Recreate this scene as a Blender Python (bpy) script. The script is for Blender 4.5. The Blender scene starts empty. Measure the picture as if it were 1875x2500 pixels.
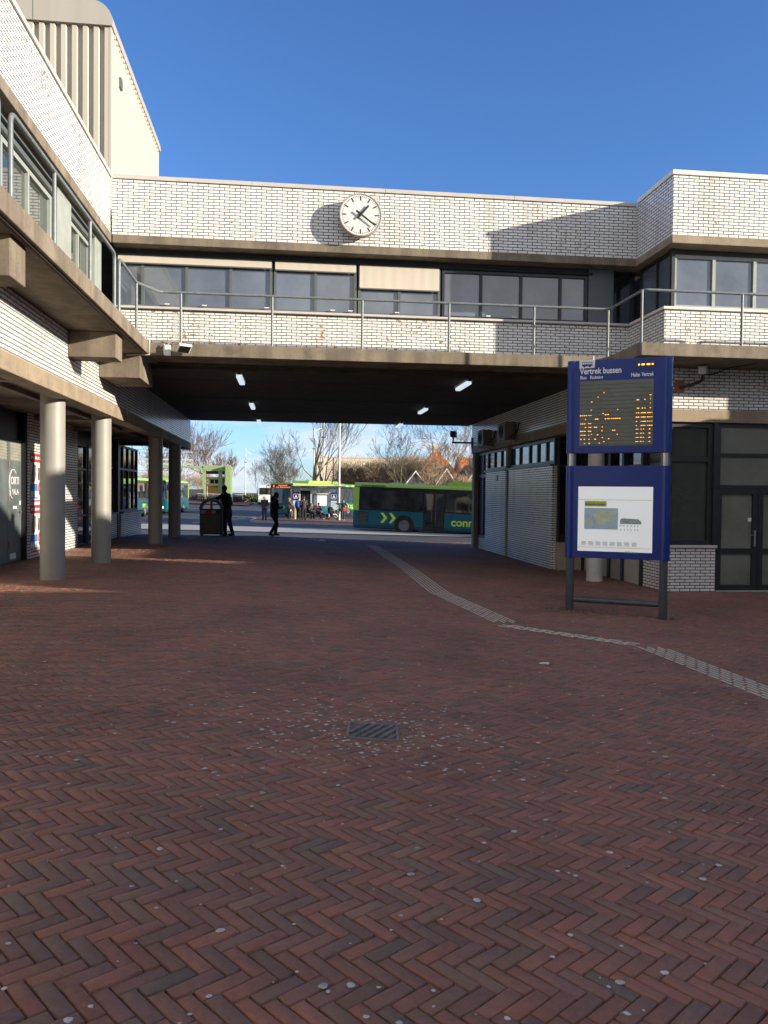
import bpy, bmesh, math, random
import numpy as np
from mathutils import Vector, Matrix, noise as mnoise
R = math.radians
random.seed(7)
sc = bpy.context.scene
col = sc.collection

# ---------------------------------------------------------------- camera
cam_d = bpy.data.cameras.new("camera")
cam = bpy.data.objects.new("camera", cam_d); col.objects.link(cam)
cam_d.sensor_fit = 'VERTICAL'; cam_d.sensor_height = 36.0
cam_d.lens = 28.08; cam_d.clip_start = 0.05; cam_d.clip_end = 2000
_r = ((0.99315088, 0.00794538, 0.11656842), (-0.11634985, -0.02393192, 0.99291992), (0.01067883, -0.99968202, -0.02284356))
cam.matrix_world = Matrix([[_r[i][0], -_r[i][1], -_r[i][2], (0, 0, 1.6)[i]] for i in range(3)] + [[0, 0, 0, 1]])
sc.camera = cam

# ---------------------------------------------------------------- sky, sun, exposure
SUN_EL = R(13.0); SUN_AZ = math.atan2(3.45, -1.74)
world = bpy.data.worlds.new("World"); sc.world = world; world.use_nodes = True
wn, wl = world.node_tree.nodes, world.node_tree.links
wn.clear()
w_out = wn.new('ShaderNodeOutputWorld'); w_bg = wn.new('ShaderNodeBackground')
w_sky = wn.new('ShaderNodeTexSky'); w_sky.sky_type = 'NISHITA'; w_sky.sun_disc = False
w_sky.sun_elevation = SUN_EL; w_sky.sun_rotation = SUN_AZ
w_sky.air_density = 1.0; w_sky.dust_density = 0.35; w_sky.ozone_density = 2.2
w_bg.inputs['Strength'].default_value = 0.15
w_tc = wn.new('ShaderNodeTexCoord'); w_sep = wn.new('ShaderNodeSeparateXYZ'); wl.new(w_tc.outputs['Generated'], w_sep.inputs[0])
w_map = wn.new('ShaderNodeMapping'); w_map.inputs['Scale'].default_value = (3.0, 3.0, 11.0); w_map.inputs['Location'].default_value = (0.35, 0.0, 0.2)
w_noi = wn.new('ShaderNodeTexNoise'); w_noi.inputs['Scale'].default_value = 2.2; w_noi.inputs['Detail'].default_value = 7; w_noi.inputs['Roughness'].default_value = 0.58
wl.new(w_tc.outputs['Generated'], w_map.inputs[0]); wl.new(w_map.outputs[0], w_noi.inputs[0])
w_rmp = wn.new('ShaderNodeValToRGB'); w_rmp.color_ramp.elements[0].position = 0.42; w_rmp.color_ramp.elements[1].position = 0.60
wl.new(w_noi.outputs[0], w_rmp.inputs[0])
w_el = wn.new('ShaderNodeMapRange'); w_el.inputs['From Min'].default_value = 0.06; w_el.inputs['From Max'].default_value = 0.13
w_el.inputs['To Min'].default_value = 0.9; w_el.inputs['To Max'].default_value = 0.0; wl.new(w_sep.outputs[2], w_el.inputs['Value'])
w_mul = wn.new('ShaderNodeMath'); w_mul.operation = 'MULTIPLY'; wl.new(w_rmp.outputs[0], w_mul.inputs[0]); wl.new(w_el.outputs[0], w_mul.inputs[1])
# faint cirrus high up
w_map2 = wn.new('ShaderNodeMapping'); w_map2.inputs['Scale'].default_value = (1.6, 5.0, 3.0); w_map2.inputs['Rotation'].default_value = (0, 0, R(25))
w_noi2 = wn.new('ShaderNodeTexNoise'); w_noi2.inputs['Scale'].default_value = 2.4; w_noi2.inputs['Detail'].default_value = 8; w_noi2.inputs['Roughness'].default_value = 0.62
wl.new(w_tc.outputs['Generated'], w_map2.inputs[0]); wl.new(w_map2.outputs[0], w_noi2.inputs[0])
w_rmp2 = wn.new('ShaderNodeValToRGB'); w_rmp2.color_ramp.elements[0].position = 0.60; w_rmp2.color_ramp.elements[1].position = 0.86
w_rmp2.color_ramp.elements[1].color = (0.22, 0.22, 0.22, 1)
wl.new(w_noi2.outputs[0], w_rmp2.inputs[0])
w_add = wn.new('ShaderNodeMath'); w_add.operation = 'MAXIMUM'; wl.new(w_mul.outputs[0], w_add.inputs[0]); wl.new(w_rmp2.outputs[0], w_add.inputs[1])
w_mix = wn.new('ShaderNodeMix'); w_mix.data_type = 'RGBA'
w_tint = wn.new('ShaderNodeMix'); w_tint.data_type = 'RGBA'; w_tint.blend_type = 'MULTIPLY'; w_tint.inputs['Factor'].default_value = 1.0
w_tel = wn.new('ShaderNodeMapRange'); w_tel.inputs['From Min'].default_value = 0.02; w_tel.inputs['From Max'].default_value = 0.35; wl.new(w_sep.outputs[2], w_tel.inputs['Value'])
w_tc2 = wn.new('ShaderNodeMix'); w_tc2.data_type = 'RGBA'; wl.new(w_tel.outputs[0], w_tc2.inputs['Factor']); w_tc2.inputs['A'].default_value = (0.46, 0.62, 1.02, 1); w_tc2.inputs['B'].default_value = (0.37, 0.54, 0.83, 1); wl.new(w_tc2.outputs['Result'], w_tint.inputs['B'])
wl.new(w_sky.outputs[0], w_tint.inputs['A'])
wl.new(w_add.outputs[0], w_mix.inputs['Factor']); wl.new(w_tint.outputs['Result'], w_mix.inputs['A']); w_mix.inputs['B'].default_value = (3.0, 3.25, 3.7, 1)
# broken cloud bank over the half of the sky behind the viewpoint
w_noi3 = wn.new('ShaderNodeTexNoise'); w_noi3.inputs['Scale'].default_value = 2.6; w_noi3.inputs['Detail'].default_value = 6; w_noi3.inputs['Roughness'].default_value = 0.55
wl.new(w_tc.outputs['Generated'], w_noi3.inputs[0])
w_rmp3 = wn.new('ShaderNodeValToRGB'); w_rmp3.color_ramp.elements[0].position = 0.36; w_rmp3.color_ramp.elements[1].position = 0.56; wl.new(w_noi3.outputs[0], w_rmp3.inputs[0])
w_bk = wn.new('ShaderNodeMapRange'); w_bk.inputs['From Min'].default_value = 0.02; w_bk.inputs['From Max'].default_value = -0.30; wl.new(w_sep.outputs[1], w_bk.inputs['Value'])
w_m3 = wn.new('ShaderNodeMath'); w_m3.operation = 'MULTIPLY'; wl.new(w_rmp3.outputs[0], w_m3.inputs[0]); wl.new(w_bk.outputs[0], w_m3.inputs[1])
w_mix3 = wn.new('ShaderNodeMix'); w_mix3.data_type = 'RGBA'; wl.new(w_m3.outputs[0], w_mix3.inputs['Factor']); wl.new(w_mix.outputs['Result'], w_mix3.inputs['A']); w_mix3.inputs['B'].default_value = (3.1, 3.05, 3.1, 1)
wl.new(w_mix3.outputs['Result'], w_bg.inputs[0]); wl.new(w_bg.outputs[0], w_out.inputs[0])

sun_d = bpy.data.lights.new("sun", 'SUN'); sun_d.energy = 4.7; sun_d.angle = R(0.5); sun_d.color = (1.0, 0.89, 0.73)
sun = bpy.data.objects.new("sun", sun_d); col.objects.link(sun)
_sd = Vector((math.sin(SUN_AZ) * math.cos(SUN_EL), math.cos(SUN_AZ) * math.cos(SUN_EL), math.sin(SUN_EL)))
sun.rotation_euler = _sd.to_track_quat('Z', 'Y').to_euler()
sc.view_settings.view_transform = 'Standard'; sc.view_settings.look = 'None'
sc.view_settings.exposure = 0.95; sc.view_settings.gamma = 1.0
sc.cycles.max_bounces = 8; sc.cycles.diffuse_bounces = 4; sc.cycles.glossy_bounces = 3
sc.cycles.use_denoising = True

# ---------------------------------------------------------------- materials
def mat(name, rgb=(0.5, 0.5, 0.5), rough=0.6, metal=0.0, spec=0.5, emit=None, estr=1.0):
    m = bpy.data.materials.new(name); m.use_nodes = True
    b = m.node_tree.nodes['Principled BSDF']
    b.inputs['Base Color'].default_value = (*rgb, 1); b.inputs['Roughness'].default_value = rough
    b.inputs['Metallic'].default_value = metal; b.inputs['Specular IOR Level'].default_value = spec
    if emit: b.inputs['Emission Color'].default_value = (*emit, 1); b.inputs['Emission Strength'].default_value = estr
    return m
def P(m): return m.node_tree.nodes['Principled BSDF']
def N(m, t, **kw):
    n = m.node_tree.nodes.new(t)
    for k, v in kw.items():
        if k in n.inputs.keys(): n.inputs[k].default_value = v
        else: setattr(n, k, v)
    return n
def LK(m, a, b): m.node_tree.links.new(a, b)
def mixc(m, fac, a, b, blend='MIX'):
    n = N(m, 'ShaderNodeMix'); n.data_type = 'RGBA'; n.blend_type = blend
    for s, v in (('Factor', fac), ('A', a), ('B', b)):
        if hasattr(v, 'links') or isinstance(v, bpy.types.NodeSocket): LK(m, v, n.inputs[s])
        elif s == 'Factor': n.inputs[0].default_value = v
        else: n.inputs[s].default_value = (*v, 1)
    return n.outputs['Result']
def ramp(m, src, stops):
    n = N(m, 'ShaderNodeValToRGB'); e = n.color_ramp.elements
    while len(e) < len(stops): e.new(0.5)
    for i, (p, c) in enumerate(stops): e[i].position = p; e[i].color = (*c, 1) if len(c) == 3 else c
    LK(m, src, n.inputs[0]); return n.outputs[0]
def vary(m, rgb, amt=0.25, scale=3.0, stretch=(1, 1, 1), bump=0.0, detail=6, rvar=0.0):
    """procedural tone variation, in object space"""
    tc = N(m, 'ShaderNodeTexCoord'); mp = N(m, 'ShaderNodeMapping'); mp.inputs['Scale'].default_value = stretch
    LK(m, tc.outputs['Object'], mp.inputs[0])
    nz = N(m, 'ShaderNodeTexNoise', Scale=scale, Detail=detail, Roughness=0.6); LK(m, mp.outputs[0], nz.inputs['Vector'])
    lo = tuple(max(0, c * (1 - amt)) for c in rgb); hi = tuple(min(1, c * (1 + amt)) for c in rgb)
    LK(m, ramp(m, nz.outputs[0], [(0.3, lo), (0.7, hi)]), P(m).inputs['Base Color'])
    if bump:
        b = N(m, 'ShaderNodeBump', Strength=bump, Distance=0.01); LK(m, nz.outputs[0], b.inputs['Height']); LK(m, b.outputs[0], P(m).inputs['Normal'])
    return m
M = {}
def simple(k, rgb, rough=0.6, metal=0.0, amt=0.18, scale=4.0, stretch=(1, 1, 1), bump=0.0, spec=0.5):
    m = mat(k, rgb, rough, metal, spec); vary(m, rgb, amt, scale, stretch, bump); M[k] = m; return m

def brick_mat(name, white=(0.79, 0.785, 0.77), mortar=(0.030, 0.025, 0.021), chips=0.5):
    m = mat(name, white, 0.28); p = P(m)
    uv = N(m, 'ShaderNodeUVMap'); uv.uv_map = 'uv'
    br = N(m, 'ShaderNodeTexBrick', Scale=1.0); br.offset = 0.5; br.offset_frequency = 2
    br.inputs['Brick Width'].default_value = 0.2235; br.inputs['Row Height'].default_value = 0.0651; br.inputs['Mortar Size'].default_value = 0.0088
    br.inputs['Mortar Smooth'].default_value = 0.15; br.inputs['Bias'].default_value = 0.0
    br.inputs['Color1'].default_value = (*white, 1); br.inputs['Color2'].default_value = (white[0] * 0.92, white[1] * 0.915, white[2] * 0.90, 1); br.inputs['Mortar'].default_value = (*mortar, 1)
    # slightly uneven joints
    nd = N(m, 'ShaderNodeTexNoise', Scale=9.0, Detail=3.0); LK(m, uv.outputs[0], nd.inputs['Vector'])
    vm = N(m, 'ShaderNodeVectorMath'); vm.operation = 'SCALE'; vm.inputs['Scale'].default_value = 0.006; LK(m, nd.outputs['Color'], vm.inputs[0])
    va = N(m, 'ShaderNodeVectorMath'); va.operation = 'ADD'; LK(m, uv.outputs[0], va.inputs[0]); LK(m, vm.outputs[0], va.inputs[1])
    LK(m, va.outputs[0], br.inputs['Vector'])
    # chipped glaze: brown body shows through in irregular patches, gathered in some areas
    n1 = N(m, 'ShaderNodeTexNoise', Scale=11.0, Detail=3.0, Roughness=0.55); LK(m, uv.outputs[0], n1.inputs['Vector'])
    n2 = N(m, 'ShaderNodeTexNoise', Scale=0.55, Detail=2.0); LK(m, uv.outputs[0], n2.inputs['Vector'])
    ad = N(m, 'ShaderNodeMath'); ad.operation = 'MULTIPLY_ADD'; ad.inputs[1].default_value = 0.55; LK(m, n2.outputs[0], ad.inputs[0]); LK(m, n1.outputs[0], ad.inputs[2])
    chip = ramp(m, ad.outputs[0], [(1.0 - 0.0 - 0.02 * chips - 0.005, (0, 0, 0)), (1.0 - 0.02 * chips, (1, 1, 1))])
    # (values reach about 1.0 only at the peaks)
    ad.inputs[1].default_value = 0.55 + 0.10 * chips
    dirt = N(m, 'ShaderNodeTexNoise', Scale=0.9, Detail=5.0, Roughness=0.65); 
    mpd = N(m, 'ShaderNodeMapping'); mpd.inputs['Scale'].default_value = (2.0, 0.38, 1); LK(m, uv.outputs[0], mpd.inputs[0]); LK(m, mpd.outputs[0], dirt.inputs['Vector'])
    dd = ramp(m, dirt.outputs[0], [(0.30, (0.76, 0.74, 0.70)), (0.42, (0.94, 0.935, 0.92)), (0.58, (1, 1, 1))])
    c1 = mixc(m, 1.0, br.outputs['Color'], dd, 'MULTIPLY')
    c2 = mixc(m, chip, c1, (0.33, 0.19, 0.09))
    LK(m, c2, p.inputs['Base Color'])
    rr = N(m, 'ShaderNodeMapRange'); rr.inputs['To Min'].default_value = 0.22; rr.inputs['To Max'].default_value = 0.85; LK(m, br.outputs['Fac'], rr.inputs['Value']); LK(m, rr.outputs[0], p.inputs['Roughness'])
    iv = N(m, 'ShaderNodeMath'); iv.operation = 'SUBTRACT'; iv.inputs[0].default_value = 1.0; LK(m, br.outputs['Fac'], iv.inputs[1])
    bp = N(m, 'ShaderNodeBump', Strength=0.5, Distance=0.006); LK(m, iv.outputs[0], bp.inputs['Height']); LK(m, bp.outputs[0], p.inputs['Normal'])
    M[name] = m; return m
brick_mat('white_brick', chips=0.25)
brick_mat('worn_white_brick', chips=0.9)

def concrete_mat(name, rgb, streak=0.5, rough=0.85):
    m = mat(name, rgb, rough); p = P(m)
    tc = N(m, 'ShaderNodeTexCoord')
    n1 = N(m, 'ShaderNodeTexNoise', Scale=1.6, Detail=8.0, Roughness=0.65); LK(m, tc.outputs['Object'], n1.inputs['Vector'])
    mp = N(m, 'ShaderNodeMapping'); mp.inputs['Scale'].default_value = (3.2, 3.2, 0.45); LK(m, tc.outputs['Object'], mp.inputs[0])
    n2 = N(m, 'ShaderNodeTexNoise', Scale=1.0, Detail=5.0, Roughness=0.6); LK(m, mp.outputs[0], n2.inputs['Vector'])
    base = ramp(m, n1.outputs[0], [(0.28, tuple(c * 0.72 for c in rgb)), (0.52, rgb), (0.75, tuple(min(1, c * 1.18) for c in rgb))])
    st = ramp(m, n2.outputs[0], [(0.40, (1 - streak,) * 3), (0.62, (1, 1, 1))])
    c = mixc(m, 1.0, base, st, 'MULTIPLY')
    n3 = N(m, 'ShaderNodeTexNoise', Scale=34.0, Detail=4.0); LK(m, tc.outputs['Object'], n3.inputs['Vector'])
    g = ramp(m, n3.outputs[0], [(0.3, (0.86, 0.86, 0.86)), (0.7, (1, 1, 1))])
    c = mixc(m, 1.0, c, g, 'MULTIPLY')
    n4 = N(m, 'ShaderNodeTexNoise', Scale=2.3, Detail=7.0, Roughness=0.7); mp4 = N(m, 'ShaderNodeMapping'); mp4.inputs['Scale'].default_value = (1, 1, 1.8); LK(m, tc.outputs['Object'], mp4.inputs[0]); LK(m, mp4.outputs[0], n4.inputs['Vector'])
    c = mixc(m, ramp(m, n4.outputs[0], [(0.55, (0, 0, 0)), (0.72, (streak * 2.0,) * 3)]), c, (0.075, 0.066, 0.042))
    LK(m, c, p.inputs['Base Color'])
    b = N(m, 'ShaderNodeBump', Strength=0.35, Distance=0.01); LK(m, n3.outputs[0], b.inputs['Height']); LK(m, b.outputs[0], p.inputs['Normal'])
    M[name] = m; return m
concrete_mat('concrete', (0.335, 0.265, 0.18), 0.16)
concrete_mat('stained_concrete', (0.245, 0.20, 0.145), 0.34)
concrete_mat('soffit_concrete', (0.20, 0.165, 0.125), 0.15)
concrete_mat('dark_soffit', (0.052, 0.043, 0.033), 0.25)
simple('coping', (0.50, 0.46, 0.42), 0.6, amt=0.10, scale=2)
simple('sill', (0.52, 0.48, 0.455), 0.55, amt=0.08)
simple('column_paint', (0.265, 0.258, 0.228), 0.5, amt=0.07, scale=2.5, bump=0.08)
simple('column_dark', (0.20, 0.195, 0.17), 0.55, amt=0.10, scale=2.5)
simple('frame_dark', (0.018, 0.022, 0.028), 0.42, amt=0.25)
simple('frame_grey', (0.10, 0.115, 0.115), 0.45, amt=0.12)
simple('frame_pale', (0.29, 0.32, 0.295), 0.45, amt=0.10)
simple('grey_panel', (0.085, 0.105, 0.12), 0.45, amt=0.12, scale=1.2)
simple('blind', (0.55, 0.49, 0.41), 0.8, amt=0.03, scale=1.2, stretch=(2.0, 1, 0.3))
simple('rail_paint', (0.155, 0.175, 0.185), 0.4, amt=0.22, scale=14)
def clad_mat(name, rgb):
    m = simple(name, rgb, 0.45, amt=0.05, scale=0.6, stretch=(4, 4, 0.3)); return m
clad_mat('cream_cladding', (0.47, 0.445, 0.36)); clad_mat('beige_cladding', (0.48, 0.44, 0.375)); clad_mat('roof_fascia', (0.38, 0.355, 0.31))
def glass_mat(name, rgb, rough=0.03, ior=1.7, amt=0.3):
    m = mat(name, rgb, rough); p = P(m); p.inputs['IOR'].default_value = ior
    vary(m, rgb, amt, 0.8)
    tc = N(m, 'ShaderNodeTexCoord'); nz = N(m, 'ShaderNodeTexNoise', Scale=1.3, Detail=2.0); LK(m, tc.outputs['Object'], nz.inputs['Vector'])
    b = N(m, 'ShaderNodeBump', Strength=0.05, Distance=0.02); LK(m, nz.outputs[0], b.inputs['Height']); LK(m, b.outputs[0], p.inputs['Normal'])
    M[name] = m; return m
glass_mat('glass_dark', (0.012, 0.015, 0.018)); glass_mat('glass_grey', (0.105, 0.128, 0.162), ior=2.0, amt=.35); glass_mat('glass_green', (0.155, 0.165, 0.14), ior=1.55)
glass_mat('glass_left', (0.05, 0.06, 0.055), ior=2.1)
def clear_glass():
    m = mat('clear_glass', (.08, .09, .08), .03); p = P(m); p.inputs['IOR'].default_value = 1.6
    tr = N(m, 'ShaderNodeBsdfTransparent'); tr.inputs[0].default_value = (.85, .9, .85, 1); mx = N(m, 'ShaderNodeMixShader'); mx.inputs[0].default_value = .5
    LK(m, tr.outputs[0], mx.inputs[1]); LK(m, p.outputs[0], mx.inputs[2]); LK(m, mx.outputs[0], m.node_tree.nodes['Material Output'].inputs[0]); M['clear_glass'] = m
clear_glass()
glass_mat('bus_glass', (0.028, 0.030, 0.030), ior=1.5, amt=.85)  # strong mottling paints in the lighter patches of light inside the buses
simple('black_rubber', (0.012, 0.012, 0.013), 0.8); simple('black_paint', (0.014, 0.014, 0.016), 0.45); simple('steel', (0.45, 0.46, 0.47), 0.35, metal=0.9, amt=0.1)
simple('white_paint', (0.72, 0.72, 0.70), 0.5, amt=0.08); simple('galv', (0.55, 0.56, 0.56), 0.5, amt=0.1, scale=6)
simple('grey_post', (0.060, 0.068, 0.078), 0.4, amt=0.15, scale=8)
M['sign_blue'] = mat('sign_blue', (0.0, 0.024, 0.20), 0.32); vary(M['sign_blue'], (0.0, 0.024, 0.20), 0.08, 3)
M['letter_white'] = mat('letter_white', (0.78, 0.78, 0.80), 0.5)
simple('led_panel', (0.125, 0.135, 0.115), 0.25, amt=0.18, scale=1.5); simple('led_panel_dark', (0.03, 0.034, 0.03), 0.4)
M['led_amber'] = mat('led_amber', (0.3, 0.12, 0.01), 0.5, emit=(1.0, 0.42, 0.05), estr=1.6)
M['led_orange'] = mat('led_orange', (0.3, 0.06, 0.01), 0.5, emit=(1.0, 0.16, 0.02), estr=1.2)
# ---------------------------------------------------------------- mesh helpers
class MB:
    def __init__(s): s.v = []; s.f = []
    def add(s, vs, fs, mtx=None):
        o = len(s.v)
        s.v += [tuple(mtx @ Vector(p)) for p in vs] if mtx else [tuple(p) for p in vs]
        s.f += [tuple(i + o for i in f) for f in fs]; return s
    def box(s, x0, x1, y0, y1, z0, z1, mtx=None):
        return s.add([(x0, y0, z0), (x1, y0, z0), (x1, y1, z0), (x0, y1, z0), (x0, y0, z1), (x1, y0, z1), (x1, y1, z1), (x0, y1, z1)],
                     [(0, 3, 2, 1), (4, 5, 6, 7), (0, 1, 5, 4), (1, 2, 6, 5), (2, 3, 7, 6), (3, 0, 4, 7)], mtx)
    def bbox(s, x0, x1, y0, y1, z0, z1, b=0.01, mtx=None):
        """box with chamfered edges"""
        bm = bmesh.new(); bmesh.ops.create_cube(bm, size=1.0)
        for v in bm.verts: v.co = Vector(((x0 + x1) / 2 + v.co.x * (x1 - x0), (y0 + y1) / 2 + v.co.y * (y1 - y0), (z0 + z1) / 2 + v.co.z * (z1 - z0)))
        bmesh.ops.bevel(bm, geom=list(bm.edges), offset=b, segments=2, affect='EDGES', profile=0.5)
        bm.verts.index_update()
        s.add([v.co.copy() for v in bm.verts], [tuple(v.index for v in f.verts) for f in bm.faces], mtx); bm.free(); return s
    def prism(s, poly, a0, a1, axis='x', mtx=None):
        n = len(poly); vs = []
        for a in (a0, a1):
            for (p, q) in poly: vs.append({'x': (a, p, q), 'y': (p, a, q), 'z': (p, q, a)}[axis])
        fs = [tuple(range(n))[::-1], tuple(range(n, 2 * n))] + [(i, (i + 1) % n, n + (i + 1) % n, n + i) for i in range(n)]
        return s.add(vs, fs, mtx)
    def tube(s, pts, r, n=8, mtx=None, caps=True):
        pts = [Vector(p) for p in pts]; rs = r if isinstance(r, (list, tuple)) else [r] * len(pts)
        vs = []; fs = []; prev = None
        for i, p in enumerate(pts):
            d = (pts[min(i + 1, len(pts) - 1)] - pts[max(i - 1, 0)]).normalized()
            if prev is None: u = d.orthogonal().normalized()
            else:
                u = prev - d * prev.dot(d)
                u = u.normalized() if u.length > 1e-5 else d.orthogonal().normalized()
            prev = u; w = d.cross(u)
            for k in range(n):
                a = 2 * math.pi * k / n; vs.append(p + (u * math.cos(a) + w * math.sin(a)) * rs[i])
        for i in range(len(pts) - 1):
            for k in range(n): fs.append((i * n + k, i * n + (k + 1) % n, (i + 1) * n + (k + 1) % n, (i + 1) * n + k))
        if caps: fs += [tuple(range(n))[::-1], tuple(range((len(pts) - 1) * n, len(pts) * n))]
        return s.add(vs, fs, mtx)
    def ball(s, c, rx, ry=None, rz=None, nu=10, nv=7, mtx=None):
        ry = ry or rx; rz = rz or rx; vs = [(c[0], c[1], c[2] + rz)]
        for j in range(1, nv):
            t = math.pi * j / nv
            for i in range(nu): vs.append((c[0] + rx * math.sin(t) * math.cos(2 * math.pi * i / nu), c[1] + ry * math.sin(t) * math.sin(2 * math.pi * i / nu), c[2] + rz * math.cos(t)))
        vs.append((c[0], c[1], c[2] - rz)); fs = []
        for i in range(nu): fs.append((0, 1 + i, 1 + (i + 1) % nu))
        for j in range(nv - 2):
            for i in range(nu): fs.append((1 + j * nu + i, 1 + (j + 1) * nu + i, 1 + (j + 1) * nu + (i + 1) % nu, 1 + j * nu + (i + 1) % nu))
        b = 1 + (nv - 2) * nu
        for i in range(nu): fs.append((b + i, len(vs) - 1, b + (i + 1) % nu))
        return s.add(vs, fs, mtx)
    def cap(s, p0, p1, r0, r1, n=10):
        """tapered capsule"""
        p0, p1 = Vector(p0), Vector(p1); d = (p1 - p0); L = d.length or 1e-4; d.normalize()
        pts, rs = [], []
        for t in (0.98, 0.8, 0.5): pts.append(p0 - d * r0 * t); rs.append(r0 * math.sqrt(max(0.0, 1 - t * t)))
        pts += [p0, p1]; rs += [r0, r1]
        for t in (0.5, 0.8, 0.98): pts.append(p1 + d * r1 * t); rs.append(r1 * math.sqrt(max(0.0, 1 - t * t)))
        return s.tube(pts, rs, n)
    def ring(s, c, R0, r, axis='y', n=24, k=6, mtx=None):
        vs = []; fs = []
        for i in range(n):
            a = 2 * math.pi * i / n
            for j in range(k):
                b = 2 * math.pi * j / k; rr = R0 + r * math.cos(b); h = r * math.sin(b)
                p = {'y': (rr * math.cos(a), h, rr * math.sin(a)), 'z': (rr * math.cos(a), rr * math.sin(a), h), 'x': (h, rr * math.cos(a), rr * math.sin(a))}[axis]
                vs.append((c[0] + p[0], c[1] + p[1], c[2] + p[2]))
        for i in range(n):
            for j in range(k): fs.append((i * k + j, i * k + (j + 1) % k, ((i + 1) % n) * k + (j + 1) % k, ((i + 1) % n) * k + j))
        return s.add(vs, fs, mtx)
    def disc(s, c, r0, r1, h0, h1, axis='y', n=24, mtx=None):
        """cylinder along axis from h0 (radius r0) to h1 (radius r1)"""
        d = {'x': (1, 0, 0), 'y': (0, 1, 0), 'z': (0, 0, 1)}[axis]; c = Vector(c); d = Vector(d)
        return s.tube([c + d * h0, c + d * h1], [r0, r1], n, mtx)
def add_uv(me):
    uvl = me.uv_layers.new(name='uv'); n = len(me.loops)
    co = np.empty(len(me.vertices) * 3, dtype=np.float32); me.vertices.foreach_get('co', co); co = co.reshape(-1, 3)
    li = np.empty(n, dtype=np.int32); me.loops.foreach_get('vertex_index', li)
    out = np.empty((n, 2), dtype=np.float32)
    for p in me.polygons:
        nx, ny, nz = (abs(c) for c in p.normal); sl = slice(p.loop_start, p.loop_start + p.loop_total); q = co[li[sl]]
        if nz > nx and nz > ny: out[sl] = q[:, :2]
        elif ny >= nx: out[sl] = q[:, [0, 2]]
        else: out[sl] = q[:, [1, 2]]
    uvl.data.foreach_set('uv', out.ravel())
WORLD_OFF = Vector((0, 0, 0))
def obj(name, mb, m, parent=None, smooth=None, uv=False, off=None, label=None, edge=None):
    """links ONE mesh object; off (a world point) is subtracted so that the mesh is local to its parent"""
    me = bpy.data.meshes.new(name); vs = mb.v
    if uv:
        me.from_pydata(vs, [], mb.f); me.update(); add_uv(me)
        if off is not None: me.transform(Matrix.Translation(-Vector(off)))
    else:
        if off is not None: vs = [(a - off[0], b - off[1], c - off[2]) for a, b, c in vs]
        me.from_pydata(vs, [], mb.f); me.update()
    for mm in (m if isinstance(m, (list, tuple)) else [m]): me.materials.append(mm)
    if smooth:
        me.polygons.foreach_set('use_smooth', [True] * len(me.polygons))
        if smooth is not True:
            me.set_sharp_from_angle(angle=R(smooth))
    o = bpy.data.objects.new(name, me); col.objects.link(o)
    if parent: o.parent = parent
    if label: o['label'] = label
    return o
def tag(o, label, cat, group=None):
    o['label'] = label; o['category'] = cat
    if group: o['group'] = group
    return o
def thing(name, label, cat, loc=(0, 0, 0), rz=0.0, group=None, rx=0.0, ry=0.0):
    o = bpy.data.objects.new(name, None); col.objects.link(o); o.empty_display_size = 0.2
    o.location = loc; o.rotation_euler = (rx, ry, rz); return tag(o, label, cat, group)
def struct(name, mb, m, **k):
    o = obj(name, mb, m, **k); o['kind'] = 'structure'; return o
KIDS = {}
def copy_tree(o, parent=None):
    c = o.copy(); col.objects.link(c)
    if parent: c.parent = parent
    for ch in [x for x in list(o.children)]: copy_tree(ch, c)
    return c
def text_geo(s, size, bold=0.0, depth=0.0, align='LEFT'):
    """verts and faces of a line of lettering in the xy plane"""
    cu = bpy.data.curves.new('lettering', 'FONT'); cu.body = s; cu.size = size; cu.offset = bold * size; cu.extrude = depth; cu.align_x = align; cu.resolution_u = 3
    o = bpy.data.objects.new('lettering', cu); col.objects.link(o)
    dg = bpy.context.evaluated_depsgraph_get(); me = bpy.data.meshes.new_from_object(o.evaluated_get(dg))
    vs = [v.co.copy() for v in me.vertices]; fs = [tuple(p.vertices) for p in me.polygons]
    bpy.data.objects.remove(o); bpy.data.curves.remove(cu); bpy.data.meshes.remove(me)
    return vs, fs
def put_text(mb, s, size, origin, ex, ey, bold=0.0, align='LEFT', width=None):
    """lettering laid on a plane: origin, ex = reading direction, ey = up"""
    vs, fs = text_geo(s, size, bold, 0.0, align)
    k = 1.0
    if width:
        w = max(v.x for v in vs) - min(v.x for v in vs); k = width / w
    ex, ey, o = Vector(ex), Vector(ey), Vector(origin)
    mb.add([o + ex * (v.x * k) + ey * v.y for v in vs], fs); return mb
def remeshed(name, mb, m, parent, voxel=0.012, smooth_it=2):
    """fuses overlapping limbs into one continuous skin"""
    me = bpy.data.meshes.new(name); me.from_pydata(mb.v, [], mb.f); me.update()
    o = bpy.data.objects.new(name, me); col.objects.link(o)
    md = o.modifiers.new('fuse', 'REMESH'); md.mode = 'VOXEL'; md.voxel_size = voxel; md.use_smooth_shade = True
    if smooth_it:
        ms = o.modifiers.new('soft', 'SMOOTH'); ms.iterations = smooth_it; ms.factor = 0.5
    dg = bpy.context.evaluated_depsgraph_get(); me2 = bpy.data.meshes.new_from_object(o.evaluated_get(dg))
    o.modifiers.clear(); o.data = me2; bpy.data.meshes.remove(me); me2.name = name
    me2.materials.clear(); me2.materials.append(m)
    if parent: o.parent = parent
    return o

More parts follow.
